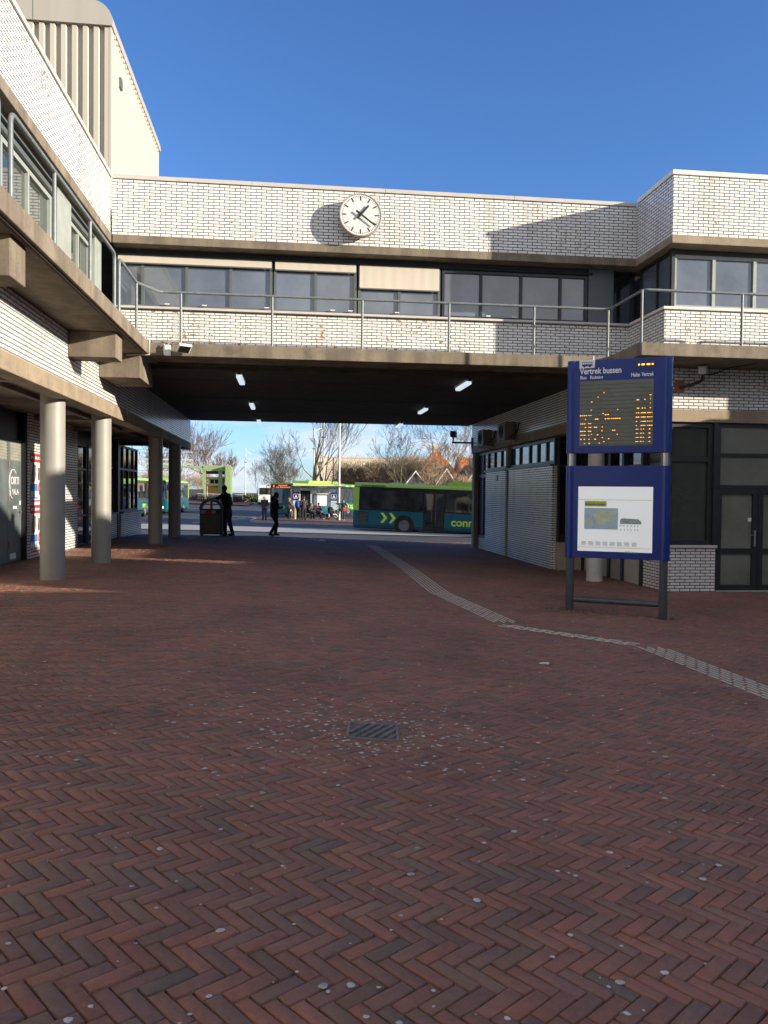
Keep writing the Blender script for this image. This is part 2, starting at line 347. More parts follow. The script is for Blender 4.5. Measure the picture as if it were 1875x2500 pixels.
# ---------------------------------------------------------------- ground
def sstep(t): t = min(1.0, max(0.0, t)); return t * t * (3 - 2 * t)
def gz(x, y):
    p = 0.05 - 0.45 * min(1.0, max(0.0, (x + 1) / 8.0))
    q = -0.55 - 0.02 * min(10.0, max(-20.0, x)) + 0.012 * min(60.0, max(0.0, y - 70))
    s = sstep((y - 27) / 14.0); return p * (1 - s) + q * s
def sheet(x0, x1, y0, y1, dz, nx=12, ny=12):
    mb = MB()
    vs = [(x0 + (x1 - x0) * i / nx, y0 + (y1 - y0) * j / ny) for j in range(ny + 1) for i in range(nx + 1)]
    mb.add([(x, y, gz(x, y) + dz) for x, y in vs], [(j * (nx + 1) + i, j * (nx + 1) + i + 1, (j + 1) * (nx + 1) + i + 1, (j + 1) * (nx + 1) + i) for j in range(ny) for i in range(nx)])
    return mb
simple('asphalt', (0.060, 0.062, 0.066), 0.75, amt=0.28, scale=1.2, bump=0.15)
simple('pale_lane', (0.36, 0.35, 0.32), 0.8, amt=0.12, scale=1.5)
simple('red_paving', (0.19, 0.085, 0.055), 0.85, amt=0.25, scale=3)
simple('kerb', (0.34, 0.33, 0.30), 0.8); simple('road_paint', (0.62, 0.62, 0.60), 0.7)
simple('earth', (0.07, 0.065, 0.04), 0.95, amt=0.3)
g = MB()
xs = [-600, -200, -80, -40, -25, -15] + list(np.arange(-10, 14.1, 1.0)) + [18, 25, 40, 80, 200, 600]
ys = [-300, -80, -30, -10, -3] + list(np.arange(0, 44, 1.5)) + [46, 50, 55, 60, 65, 70, 80, 95, 110, 130, 160, 250, 500, 1200]
nx, ny = len(xs), len(ys)
g.add([(x, y, gz(x, y) - 0.035) for y in ys for x in xs], [(j * nx + i, j * nx + i + 1, (j + 1) * nx + i + 1, (j + 1) * nx + i) for j in range(ny - 1) for i in range(nx - 1)])
struct('ground', g, M['asphalt'], smooth=True)

# herringbone clinker paving, every brick laid
def paving():
    L, W, gap = 0.190, 0.0633, 0.0078
    rng = np.random.default_rng(3); ang = R(-6.7 - 45.0)
    ca, sa = math.cos(ang), math.sin(ang); tops = []
    # lattice of an L = 3W herringbone: a = (W, W), b = (3W, -3W); one lying, one standing brick per cell
    W3 = L / 3.0; n = 460
    ii, jj = np.meshgrid(np.arange(-n, n), np.arange(-n // 3, n // 3), indexing='ij'); ii = ii.ravel(); jj = jj.ravel()
    bx = W3 * (ii + 3 * jj); by = W3 * (ii - 3 * jj)
    cs, hs = [], []
    for (ox, oy, lx, ly) in ((0, 0, 3, 1), (3 - 0, 1 - 3, 1, 3)):
        cx = bx + W3 * (ox + lx / 2.0); cy = by + W3 * (oy + ly / 2.0)
        X = cx * ca - cy * sa + 1.0; Y = cx * sa + cy * ca + 14.0
        cs.append(np.stack([X, Y], 1)); hs.append(np.full((len(X), 2), (lx * W3 / 2 - gap / 2, ly * W3 / 2 - gap / 2)))
    C = np.concatenate(cs); H = np.concatenate(hs)
    x, y = C[:, 0], C[:, 1]
    lim = (y > -0.6) & (y < 36.5) & (x > -6.6) & (x < 13.0) & (np.abs(x) < 1.5 + y * 0.78)
    C = C[lim]; H = H[lim]; k = len(C)
    z0 = np.array([gz(a, b) for a, b in C]) + rng.normal(0, 0.0017, k) + 0.003 * np.sin(C[:, 0] * 2.1 + 1) * np.sin(C[:, 1] * 1.7)
    tilt = rng.normal(0, 0.013, (k, 2)); ang2 = rng.normal(0, 0.010, k)
    dx = np.array([gz(a + 0.1, b) - gz(a - 0.1, b) for a, b in C]) / 0.2; dy = np.array([gz(a, b + 0.1) - gz(a, b - 0.1) for a, b in C]) / 0.2
    sg = np.array([(-1, -1), (1, -1), (1, 1), (-1, 1)], float)
    V = np.empty((k, 12, 3), np.float32)
    for ring, (ins, dz) in enumerate(((0.0028, 0.0), (0.0, -0.0028), (0.0, -0.03))):
        for c in range(4):
            lx = sg[c, 0] * (H[:, 0] - ins); ly = sg[c, 1] * (H[:, 1] - ins)
            px = lx * np.cos(ang + ang2) - ly * np.sin(ang + ang2); py = lx * np.sin(ang + ang2) + ly * np.cos(ang + ang2)
            V[:, ring * 4 + c, 0] = C[:, 0] + px; V[:, ring * 4 + c, 1] = C[:, 1] + py
            V[:, ring * 4 + c, 2] = z0 + dz + px * (dx + tilt[:, 0]) + py * (dy + tilt[:, 1])
    fq = [(0, 1, 2, 3)] + [(4 + a, 4 + (a + 1) % 4, (a + 1) % 4, a) for a in range(4)] + [(8 + a, 8 + (a + 1) % 4, 4 + (a + 1) % 4, 4 + a) for a in range(4)]
    F = (np.array(fq)[None] + (np.arange(k) * 12)[:, None, None]).reshape(-1, 4)
    nb = len(V.reshape(-1, 3))
    bed = sheet(-6.8, 13.2, -1.0, 36.8, -0.016, 60, 60)
    verts = np.concatenate([V.reshape(-1, 3), np.array(bed.v, np.float32)]); F = np.concatenate([F, np.array(bed.f) + nb])
    me = bpy.data.meshes.new('brick_paving'); me.vertices.add(len(verts)); me.vertices.foreach_set('co', verts.astype(np.float32).ravel())
    me.loops.add(F.size); me.loops.foreach_set('vertex_index', F.astype(np.int32).ravel())
    me.polygons.add(len(F)); me.polygons.foreach_set('loop_start', np.arange(0, F.size, 4, dtype=np.int32)); 
    mi = np.zeros(len(F), np.int32); mi[k * 9:] = 1; me.polygons.foreach_set('material_index', mi); me.update(calc_edges=True)
    # fired colour of each brick
    pal = np.array([(0.285, 0.118, 0.082), (0.245, 0.112, 0.086), (0.305, 0.120, 0.082), (0.215, 0.112, 0.088), (0.175, 0.112, 0.090), (0.250, 0.128, 0.088)])
    ci = rng.choice(6, k, p=(0.34, 0.27, 0.12, 0.15, 0.035, 0.085)); colr = pal[ci] * (0.89, 0.97, 0.93) * rng.normal(1.06, 0.065, (k, 1))
    rgba = np.ones((len(verts), 4), np.float32); rgba[:nb, :3] = np.repeat(np.clip(colr, 0.02, 0.6), 12, axis=0); rgba[nb:, :3] = 0.03
    at = me.color_attributes.new('fired', 'FLOAT_COLOR', 'POINT'); at.data.foreach_set('color', rgba.ravel())
    m = mat('clinker', (0.2, 0.1, 0.08), 0.72); p = P(m)
    a = N(m, 'ShaderNodeAttribute'); a.attribute_name = 'fired'
    tc = N(m, 'ShaderNodeTexCoord')
    n1 = N(m, 'ShaderNodeTexNoise', Scale=26.0, Detail=6.0, Roughness=0.7); LK(m, tc.outputs['Object'], n1.inputs['Vector'])
    n2 = N(m, 'ShaderNodeTexNoise', Scale=0.8, Detail=4.0); LK(m, tc.outputs['Object'], n2.inputs['Vector'])
    n3 = N(m, 'ShaderNodeTexNoise', Scale=240.0, Detail=2.0); LK(m, tc.outputs['Object'], n3.inputs['Vector'])
    c = mixc(m, 1.0, a.outputs['Color'], ramp(m, n1.outputs[0], [(0.3, (0.80, 0.81, 0.83)), (0.7, (1.12, 1.09, 1.07))]), 'MULTIPLY')
    c = mixc(m, 1.0, c, ramp(m, n2.outputs[0], [(0.3, (0.76, 0.78, 0.80)), (0.5, (1, 1, 1)), (0.72, (1.14, 1.10, 1.06))]), 'MULTIPLY')
    c = mixc(m, 1.0, c, ramp(m, n3.outputs[0], [(0.3, (0.8, 0.8, 0.8)), (0.7, (1.15, 1.15, 1.15))]), 'MULTIPLY')
    LK(m, c, p.inputs['Base Color'])
    b = N(m, 'ShaderNodeBump', Strength=0.35, Distance=0.004); LK(m, n1.outputs[0], b.inputs['Height']); LK(m, b.outputs[0], p.inputs['Normal'])
    jm = simple('joint_sand', (0.014, 0.013, 0.009), 0.95, amt=0.5, scale=12)
    me.materials.append(m); me.materials.append(jm)
    o = bpy.data.objects.new('brick_paving', me); col.objects.link(o); o['kind'] = 'structure'
paving()

# yard surfaces
struct('bus_lane', sheet(-30, 40, 43.5, 49.5, 0.006, 40, 6), M['pale_lane'])
lm = MB()
def strip(mb, x0, y0, x1, y1, w, dz=0.012, n=6):
    d = Vector((x1 - x0, y1 - y0, 0)); q = Vector((-d.y, d.x, 0)).normalized() * w / 2
    for i in range(n):
        a = Vector((x0, y0, 0)) + d * (i / n); b = Vector((x0, y0, 0)) + d * ((i + 1) / n)
        c = [a - q, b - q, b + q, a + q]; mb.add([(p.x, p.y, gz(p.x, p.y) + dz) for p in c], [(0, 1, 2, 3)])
for i in range(7): strip(lm, -6.3 + i * 0.75, 53 + i * 3.4, -5.9 + i * 0.75, 54.9 + i * 3.4, 0.14, n=1)
for y in (78.0, 84.0): strip(lm, -30, y, -6, y + 0.4, 0.35)
struct('road_markings', lm, M['road_paint'])
def kerbed(name, poly, h, m, mk):
    mb = MB(); n = len(poly)
    top = [(x, y, gz(x, y) + h) for x, y in poly]; bot = [(x, y, gz(x, y) - 0.05) for x, y in poly]
    mb.add(top + bot, [tuple(range(n))] + [(i, n + i, n + (i + 1) % n, (i + 1) % n) for i in range(n)])
    return struct(name, mb, m)
kerbed('stop_pavement', [(-2.6, 57.6), (-1.0, 56.8), (5, 56.6), (16, 57.0), (16, 66.3), (7.0, 66.3), (-1.2, 65.4), (-2.6, 63)], 0.11, M['red_paving'], M['kerb'])
kb = MB()
kp = [(-2.7, 62.9), (-2.75, 57.5), (-1.05, 56.68), (5, 56.48), (16.1, 56.88)]
for a, b in zip(kp, kp[1:]):
    d = Vector((b[0] - a[0], b[1] - a[1], 0)).normalized(); q = Vector((-d.y, d.x, 0)) * 0.09
    vs = []
    for p in (a, b):
        for s_ in (-1, 1):
            for zz in (-0.05, 0.125): vs.append((p[0] + q.x * s_, p[1] + q.y * s_, gz(p[0], p[1]) + zz))
    kb.add(vs, [(0, 1, 3, 2), (4, 6, 7, 5), (0, 4, 5, 1), (2, 3, 7, 6), (1, 5, 7, 3), (0, 2, 6, 4)])
struct('kerb', kb, M['kerb'])
struct('cycle_pavement', sheet(-48, -5.2, 101, 121, 0.10, 20, 10), M['red_paving'])
struct('verge', sheet(-120, 140, 123, 300, 0.05, 20, 10), M['earth'])

# tactile guide path: raised ribs, three stretches
simple('rib_white', (0.43, 0.39, 0.33), 0.7, amt=0.15, scale=20)
def tactile(name, pts, rows, lab):
    mb = MB(); pts = [Vector((*p, 0)) for p in pts]
    seg = []; L = 0
    for a, b in zip(pts, pts[1:]): seg.append((L, a, b)); L += (b - a).length
    def at(t):
        for s0, a, b in reversed(seg):
            if t >= s0 - 1e-6:
                d = (b - a).normalized(); return a + d * (t - s0), d
    t = 0.0; rng = random.Random(5)
    while t < L - 0.2:
        for r_ in range(rows):
            tt = t + (0.11 if r_ % 2 else 0.0) + rng.uniform(-.008, .008)
            if tt > L - 0.18: continue
            p, d = at(tt + 0.085); q = Vector((-d.y, d.x, 0)); c = p + q * ((r_ - (rows - 1) / 2) * 0.068)
            vs = []
            for zz, ins in ((0.0005, 0.0), (0.008, 0.005)):
                for (u, w) in ((-1, -1), (1, -1), (1, 1), (-1, 1)):
                    e = c + d * u * (0.085 - ins) + q * w * (0.0165 - ins); vs.append((e.x, e.y, gz(e.x, e.y) + zz))
            mb.add(vs, [(4, 5, 6, 7), (0, 1, 5, 4), (1, 2, 6, 5), (2, 3, 7, 6), (3, 0, 4, 7)])
        t += 0.22
    o = struct(name, mb, M['rib_white']); o['label'] = lab
tactile('tactile_path', [(2.78, 27.0), (2.78, 18.8), (2.66, 14.0), (3.0, 10.75)], 6, 'pale ribbed guide line running through the passage')
tactile('tactile_path', [(2.85, 10.55), (4.35, 9.42)], 4, 'short cross stretch of pale guide line between two bends')
tactile('tactile_path', [(4.42, 9.35), (4.58, 6.4), (4.75, 3.0)], 6, 'nearest stretch of pale ribbed guide line at right')

# drain
dz0 = gz(0.56, 5.4) + 0.004
t = thing('drain_grate', 'square iron drain grate with slanted bars set in the brick paving', 'drain', (0.575, 5.42, dz0 + .004), R(-6.7), ry=R(3.2))
simple('cast_iron', (0.15, 0.145, 0.135), 0.6, metal=0.2, amt=0.35, scale=14)
fr = MB()
for s_ in (-1, 1): fr.box(-0.178, 0.178, s_ * 0.172 - 0.006, s_ * 0.172 + 0.006, -0.03, 0.004); fr.box(s_ * 0.168 - 0.009, s_ * 0.168 + 0.009, -0.165, 0.165, -0.03, 0.003)
obj('frame', fr, simple('pit_frame', (0.19, 0.175, 0.16), 0.8, amt=0.4, scale=20), t)
pt = MB(); pt.box(-0.16, 0.16, -0.165, 0.165, -0.03, -0.018); obj('pit', pt, M['black_paint'], t)
for i in range(6):
    b = MB(); x = -0.20 + i * 0.062
    a0 = Vector((x, -0.155, 0)); a1 = Vector((x + 0.15, 0.155, 0))
    if a0.x < -0.155: a0 = a0.lerp(a1, (-0.155 - a0.x) / 0.15)
    if a1.x > 0.155: a1 = a0.lerp(a1, (0.155 - a0.x) / (a1.x - a0.x))
    d = (a1 - a0).normalized(); q = Vector((-d.y, d.x, 0)) * 0.016
    b.add([(a0 - q) + Vector((0, 0, -.02)), (a1 - q) + Vector((0, 0, -.02)), (a1 + q) + Vector((0, 0, -.02)), (a0 + q) + Vector((0, 0, -.02)),
           (a0 - q * .8) + Vector((0, 0, .006)), (a1 - q * .8) + Vector((0, 0, .006)), (a1 + q * .8) + Vector((0, 0, .006)), (a0 + q * .8) + Vector((0, 0, .006))],
          [(4, 5, 6, 7), (0, 1, 5, 4), (1, 2, 6, 5), (2, 3, 7, 6), (3, 0, 4, 7)])
    obj('bar', b, M['cast_iron'], t)

# trodden chewing gum
gm = MB(); rg = random.Random(11)
def gum(x, y, r_):
    n = 8; a0 = rg.random() * 6; el = rg.uniform(.75, 1.0); z = gz(x, y) + 0.0035
    vs = [(x, y, z + 0.0022)] + [(x + math.cos(a0 + k * 2 * math.pi / n) * r_ * rg.uniform(.75, 1.15), y + math.sin(a0 + k * 2 * math.pi / n) * r_ * el * rg.uniform(.75, 1.15), z - 0.0015) for k in range(n)]
    gm.add(vs, [(0, 1 + k, 1 + (k + 1) % n) for k in range(n)])
for i in range(260):
    a = rg.random() * 6.283; d = 0.22 + abs(rg.gauss(0, 0.42)); gum(0.575 + math.cos(a) * d * 1.1, 5.42 + math.sin(a) * d, rg.uniform(.008, .019))
for i in range(1500):
    y = 1.9 + (rg.random() ** 1.15) * 24; x = rg.uniform(-0.5, 0.62) * y + rg.uniform(-.5, .5)
    if -5.6 < x < 8: gum(x, y, rg.choice((.005, .007, .009, .012, .018)))
gmat = simple('gum', (0.44, 0.42, 0.40), 0.8, amt=0.45, scale=9)
o = obj('chewing_gum', gm, gmat); o['kind'] = 'stuff'; o['label'] = 'pale trodden spots of chewing gum scattered over the paving'
lt = MB()
for i in range(26):
    x = 1.03 + rg.gauss(0, .16); y = 28.1 + rg.gauss(0, .35); r_ = rg.uniform(.02, .06); lt.ball((x, y, gz(x, y) + .015), r_, r_, .012, 6, 4)
tag(obj('paper_litter', lt, M['white_paint']), 'small scatter of white paper scraps lying under the passage', 'litter')
lf = MB(); lf.ball((2.62, 8.0, gz(2.62, 8) + .012), .045, .018, .012, 8, 5); lf.ball((2.66, 7.98, gz(2.62, 8) + .015), .02, .022, .014, 8, 5)
tag(obj('paper_scrap', lf, M['white_paint']), 'crumpled white paper scrap lying alone on the open paving', 'litter')
wd = MB(); rw = random.Random(2)
for (cx, cy, n, sp) in ((4.4, 12.5, 60, .22), (5.95, 12.0, 40, .2), (5.0, 12.2, 40, .45), (3.95, 13.9, 50, .25)):
    for i in range(n):
        x = cx + rw.gauss(0, sp); y = cy + rw.gauss(0, sp * .35); z = gz(x, y); h = rw.uniform(.015, .05); a = rw.random() * 6.28
        wd.add([(x, y, z), (x + math.cos(a) * .014, y + math.sin(a) * .014, z), (x + rw.gauss(0, .02), y + rw.gauss(0, .02), z + h)], [(0, 1, 2)])
o = obj('weeds', wd, simple('weed_green', (0.06, 0.09, 0.025), 0.9)); o['kind'] = 'stuff'; o['label'] = 'sparse low weeds growing from paving joints round the sign posts'
# ---------------------------------------------------------------- windows
def window(parent, axis, at, u0, u1, z0, z1, fm, gm, out=-1, fw=0.05, depth=0.09, mull=(), trans=(), name='window', off=None, recess=0.05):
    """framed window in the plane axis=at; 'out' is the sign of the outward normal. mull/trans = inner bars. frame part > one pane sub-part per opening"""
    mb = MB()
    def bx(mb, a0, a1, c0, c1, d0, d1):
        lo, hi = sorted((at + out * d0, at + out * d1))
        if axis == 'y': mb.box(a0, a1, lo, hi, c0, c1)
        else: mb.box(lo, hi, a0, a1, c0, c1)
    ul = [u0] + list(mull) + [u1]; zl = [z0] + list(trans) + [z1]
    bx(mb, u0, u1, z0, z0 + fw, -depth, 0.0); bx(mb, u0, u1, z1 - fw, z1, -depth, 0.0)
    bx(mb, u0, u0 + fw, z0 + fw, z1 - fw, -depth, 0.0); bx(mb, u1 - fw, u1, z0 + fw, z1 - fw, -depth, 0.0)
    for u in mull: bx(mb, u - fw / 2, u + fw / 2, z0 + fw, z1 - fw, -depth, -0.002)
    for z in trans: bx(mb, u0 + fw, u1 - fw, z - fw / 2, z + fw / 2, -depth, -0.004)
    f = obj(name, mb, fm, parent, off=off)
    for i in range(len(ul) - 1):
        for j in range(len(zl) - 1):
            g = MB(); bx(g, ul[i] + fw * .4, ul[i + 1] - fw * .4, zl[j] + fw * .4, zl[j + 1] - fw * .4, -recess - 0.012, -recess)
            obj('pane', g, gm[(i + j) % len(gm)] if isinstance(gm, (list, tuple)) else gm, f, off=off)
    return f
def add_rough_edge(mb, x0, x1, y0, y1, z0, z1, b=0.012): mb.bbox(x0, x1, y0, y1, z0, z1, b)

# ================================================================ left station building
BL = (-4.8, 12.0, 0.05)
lb = thing('station_building', 'long station building on the left with white brick parapet, balcony slab and columned arcade', 'building', BL)
w = MB(); w.box(-4.05, -3.75, -6.0, 30.75, 3.432, 4.30); obj('brick_band', w, M['white_brick'], lb, uv=True, off=BL)
w = MB(); w.bbox(-4.05, -3.735, -6.0, 30.76, 3.17, 3.43, .012); obj('concrete_beam', w, M['concrete'], lb, off=BL)
w = MB(); w.box(-9.0, -4.055, -6.0, 31.0, 3.30, 3.42)
for y in np.arange(-4, 31, 3.28): w.box(-9.0, -4.055, y - .12, y + .12, 3.20, 3.298)
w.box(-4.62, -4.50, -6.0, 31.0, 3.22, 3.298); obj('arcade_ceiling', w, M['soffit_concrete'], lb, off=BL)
w = MB(); w.bbox(-6.0, -2.80, -6.0, 16.34, 4.305, 4.55, .012); obj('balcony_slab', w, M['stained_concrete'], lb, off=BL)
w = MB(); w.box(-2.90, -2.86, -6.0, 16.0, 4.285, 4.304); obj('drip_strip', w, M['dark_soffit'], lb, off=BL)
for y0, y1 in ((3.65, 4.15), (8.9, 9.4), (14.06, 14.56)):
    w = MB(); w.bbox(-3.748, -2.96, y0, y1, 3.86, 4.300, .012); obj('bracket', w, M['stained_concrete'], lb, off=BL)
w = MB(); w.box(-4.15, -3.82, -6.0, 17.58, 7.035, 8.20); obj('parapet', w, M['worn_white_brick'], lb, uv=True, off=BL)
w = MB(); w.bbox(-5.2, -3.80, -6.0, 17.57, 6.84, 7.032, .01); obj('lintel', w, M['stained_concrete'], lb, off=BL)
w = MB()
for y in np.arange(-6, 17.5, 2.95): w.bbox(-4.30, -3.785, y, min(y + 2.944, 17.56), 8.203, 8.29, .006)
obj('coping', w, M['coping'], lb, off=BL)
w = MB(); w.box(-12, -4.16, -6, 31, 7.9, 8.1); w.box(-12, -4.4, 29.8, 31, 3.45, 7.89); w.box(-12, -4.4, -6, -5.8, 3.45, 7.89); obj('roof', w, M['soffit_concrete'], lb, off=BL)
w = MB(); w.box(-5.0, -4.72, -5.9, 18.0, 4.56, 6.83); obj('inner_wall', w, simple('room_wall', (0.16, 0.15, 0.13), 0.9), lb, off=BL)
# upper glazing behind the balcony
mul = [(-5.5, -2.2), (-2.1, 1.2), (1.3, 4.6), (4.7, 8.0), (8.1, 10.7), (10.8, 14.35), (15.25, 17.0)]
for a, b in mul:
    n = 3 if b - a > 2.5 else 2
    window(lb, 'x', -4.10, a, b, 4.56, 6.62, M['frame_pale'], M['glass_left'], out=1, fw=0.075, depth=0.12, mull=[a + (b - a) * k / n for k in range(1, n)], off=BL)
    hb = MB(); hb.box(-4.20, -4.04, a, b, 6.64, 6.72); hb.box(-4.20, -4.00, a, b, 6.76, 6.835); obj('sunscreen_box', hb, M['frame_grey'], lb, off=BL)
for a, b in ((14.37, 15.23), (17.02, 17.56), (10.71, 10.79), (8.01, 8.09), (4.61, 4.69), (1.21, 1.29)):
    w = MB(); w.bbox(-4.3, -4.0 if b - a > .3 else -4.04, a, b, 4.56, 6.835, .008); obj('pier', w, M['frame_pale'], lb, off=BL)
# arcade columns
for x, y in ((-4.12, 7.9), (-4.12, 11.17), (-4.10, 14.45), (-4.04, 17.77), (-3.97, 24.30), (-3.93, 27.95)):
    z = gz(x, y); c = MB(); c.tube([(x, y, z - .03), (x, y, 3.298)], 0.205, 40); obj('column', c, M['column_paint'], lb, smooth=40, off=BL)
# arcade wall
w = MB(); w.box(-6.1, -5.75, 18.52, 22.55, -.1, 3.298); w.box(-6.1, -5.75, -6, 14.9, -.1, 3.298); obj('arcade_wall', w, M['white_brick'], lb, uv=True, off=BL)
w = MB(); w.box(-6.2, -5.93, 14.9, 18.52, 2.68, 3.298); w.box(-6.2, -5.80, 18.44, 18.515, 0, 3.298); obj('door_header', w, M['black_paint'], lb, off=BL)
simple('door_grey', (0.105, 0.125, 0.125), 0.5, amt=0.30, scale=2.2, stretch=(1, 1, .6)); simple('louvre', (0.26, 0.26, 0.22), 0.55)
for i, (a, b) in enumerate(((14.95, 16.12), (16.14, 17.58), (17.60, 18.43))):
    z = gz(-5.8, 16); w = MB(); w.bbox(-5.96, -5.895, a, b, z + .01, 2.67, .006)
    d = obj('door', w, M['door_grey'], lb, off=BL)
    lv = MB(); lv.box(-5.897, -5.888, a + .10, b - .10, 2.22, 2.60)
    for k in range(6): lv.box(-5.889, -5.874, a + .10, b - .10, 2.235 + k * .062, 2.268 + k * .062)
    obj('louvre', lv, M['louvre'], d, off=BL)
    for hz in (.35, 1.35, 2.05):
        hg = MB(); hg.tube([(-5.885, a + .03, hz), (-5.885, a + .03, hz + .16)], .014, 6); obj('hinge', hg, simple('rusty_hinge', (0.22, 0.10, 0.07), .7) if 'rusty_hinge' not in M else M['rusty_hinge'], d, off=BL)
    if i == 2:
        hd = MB(); hd.bbox(-5.89, -5.87, b - .12, b - .05, 1.0, 1.22, .004); hd.tube([(-5.85, b - .09, 1.12), (-5.85, b - .20, 1.12)], .011, 6); obj('handle', hd, M['steel'], d, off=BL)
        gr = MB()
        put_text(gr, 'ORTI', .23, (-5.888, 17.75, 1.72), (0, 1, 0), (0, 0, 1), .01); put_text(gr, 'YALA', .17, (-5.888, 17.82, 1.50), (0, 1, 0), (0, 0, 1), .005)
        gr.tube([(-5.888, 17.70, 1.62), (-5.888, 17.66, 1.75), (-5.888, 17.70, 1.93), (-5.888, 17.82, 2.03), (-5.888, 17.98, 2.03), (-5.888, 18.08, 1.95)], .010, 4)
        gr.tube([(-5.888, 17.70, 1.60), (-5.888, 17.72, 1.48), (-5.888, 17.82, 1.42)], .010, 4); gr.box(-5.8895, -5.886, 17.88, 18.12, 1.19, 1.25)
        obj('graffiti', gr, M['letter_white'], d, off=BL)
        sk = MB(); sk.box(-5.893, -5.8875, 18.30, 18.38, 1.27, 1.36); sk.box(-5.893, -5.8875, 17.72, 18.06, .12, .24); obj('sticker', sk, M['white_paint'], d, off=BL)
# dark doorway, then bay windows to the far end
w = MB(); w.box(-6.2, -5.98, 22.55, 25.55, -.1, 3.298); obj('doorway', w, M['frame_dark'], lb, off=BL)
window(lb, 'x', -5.80, 22.75, 23.75, .06, 2.9, M['frame_dark'], M['glass_dark'], out=1, trans=[.9, 2.2], off=BL)
window(lb, 'x', -5.80, 23.95, 25.45, .06, 2.9, M['frame_grey'], M['glass_dark'], out=1, mull=[24.7], trans=[2.2], off=BL)
w = MB(); w.box(-6.1, -5.68, 25.6, 27.25, -.1, .84); w.box(-6.1, -5.62, 27.6, 31.2, -.2, .84); obj('sill_wall', w, M['white_brick'], lb, uv=True, off=BL)
w = MB(); w.bbox(-6.1, -5.64, 25.6, 27.27, .842, .90, .006); w.bbox(-6.1, -5.55, 27.58, 31.25, .842, .90, .006); obj('sill', w, M['frame_grey'], lb, off=BL)
window(lb, 'x', -5.78, 25.65, 27.25, .90, 3.16, M['frame_grey'], M['glass_dark'], out=1, fw=.07, mull=[26.45], trans=[2.35], off=BL)
window(lb, 'x', -5.72, 27.6, 31.0, .90, 3.16, M['frame_grey'], M['glass_dark'], out=1, fw=.07, mull=[28.4, 29.3, 30.2], trans=[2.35], off=BL)
w = MB(); w.box(-6.2, -5.8, 25.5, 25.62, 0, 3.298); w.box(-6.2, -5.66, 27.27, 27.58, 0, 3.298); obj('mullion', w, M['frame_dark'], lb, off=BL)
w = MB(); w.box(-9.0, -6.25, -6, 31, -.1, 3.29); obj('core', w, M['room_wall'], lb, off=BL)
w = MB(); w.bbox(-3.738, -3.72, 18.9, 18.93, 3.35, 3.75, .004); obj('bracket_strip', w, M['galv'], lb, off=BL)

# posters pasted on the arcade wall
def poster(y0, z0, z1, y1, lab):
    t = thing('poster', lab, 'poster', (-5.75, y0, z0), group='posters pasted on the arcade wall')
    W, H = y1 - y0, z1 - z0
    s = MB(); s.box(0.001, 0.006, 0, W, 0, H); obj('sheet', s, simple('poster_paper', (0.62, 0.60, 0.57), .7) if 'poster_paper' not in M else M['poster_paper'], t)
    s = MB(); s.box(.006, .009, 0, W, H * .80, H * .97); s.box(.006, .009, .05, W * .95, H * .03, H * .06)
    obj('red_band', s, simple('poster_red', (0.42, 0.03, 0.035), .6) if 'poster_red' not in M else M['poster_red'], t)
    s = MB(); s.box(.006, .009, .02, W * .62, H * .09, H * .38); obj('blue_field', s, simple('poster_blue', (0.05, 0.17, 0.45), .6) if 'poster_blue' not in M else M['poster_blue'], t)
    s = MB(); s.disc((.006, W * .86, H * .29), .17, .17, 0, .004, 'x', 20); obj('red_roundel', s, M['poster_red'], t)
    s = MB(); s.box(.0105, .012, W * .78, W * .94, H * .27, H * .31)
    for k in range(4): s.box(.0095, .011, .06 + k * .14, .16 + k * .14, H * .12, H * .24)
    for k in range(5): s.box(.0095, .011, .06 + k * .15, .15 + k * .15, H * .86, H * .91)
    obj('print', s, M['letter_white'], t)
    s = MB(); s.prism([(.08, H * .42), (.30, H * .40), (.44, H * .56), (.40, H * .74), (.22, H * .78), (.12, H * .62)], .006, .009, 'x'); s.box(.006, .0085, W * .62, W * .9, H * .45, H * .7)
    obj('picture', s, simple('poster_picture', (0.16, 0.13, 0.12), .7, amt=.8, scale=9) if 'poster_picture' not in M else M['poster_picture'], t)
poster(18.55, 1.30, 2.46, 19.40, 'red, white and blue poster, upper of two pasted behind the first column')
poster(18.55, .16, 1.295, 19.40, 'red, white and blue poster, lower of two pasted behind the first column')

# ================================================================ bridge building
BR = (1.9, 20.0, 4.3)
br = thing('bridge_building', 'white brick office bridge spanning the passage above the square', 'building', BR)
w = MB(); w.box(-3.80, 7.817, 17.60, 17.9, 7.035, 8.20); obj('parapet', w, M['white_brick'], br, uv=True, off=BR)
w = MB()
for k, x in enumerate(np.arange(-3.78, 7.6, 2.9)): w.bbox(x, min(x + 2.894, 7.782), 17.565, 18.1, 8.203, 8.29, .006)
obj('coping', w, M['coping'], br, off=BR)
w = MB(); w.bbox(-3.79, 7.803, 17.585, 18.6, 6.855, 7.032, .012); obj('lintel', w, M['stained_concrete'], br, off=BR)
w = MB(); w.box(-3.75, 7.8, 17.90, 18.2, 4.555, 5.545); obj('sill_wall', w, M['worn_white_brick'], br, uv=True, off=BR)
w = MB(); w.bbox(-3.75, 7.8, 17.82, 18.1, 5.548, 5.60, .006); obj('sill', w, M['sill'], br, off=BR)
w = MB(); w.bbox(-2.795, 7.4, 16.352, 17.20, 4.30, 4.552, .012); obj('balcony_slab', w, M['stained_concrete'], br, off=BR)
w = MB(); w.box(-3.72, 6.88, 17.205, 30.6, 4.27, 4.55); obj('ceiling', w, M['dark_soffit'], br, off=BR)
w = MB()
for y in np.arange(19.5, 30.5, 3.6): w.box(-3.7, 6.87, y, y + .02, 4.263, 4.2695)
for x in np.arange(-.5, 6.5, 3.0): w.box(x, x + .03, 17.8, 30.5, 4.2645, 4.2695)
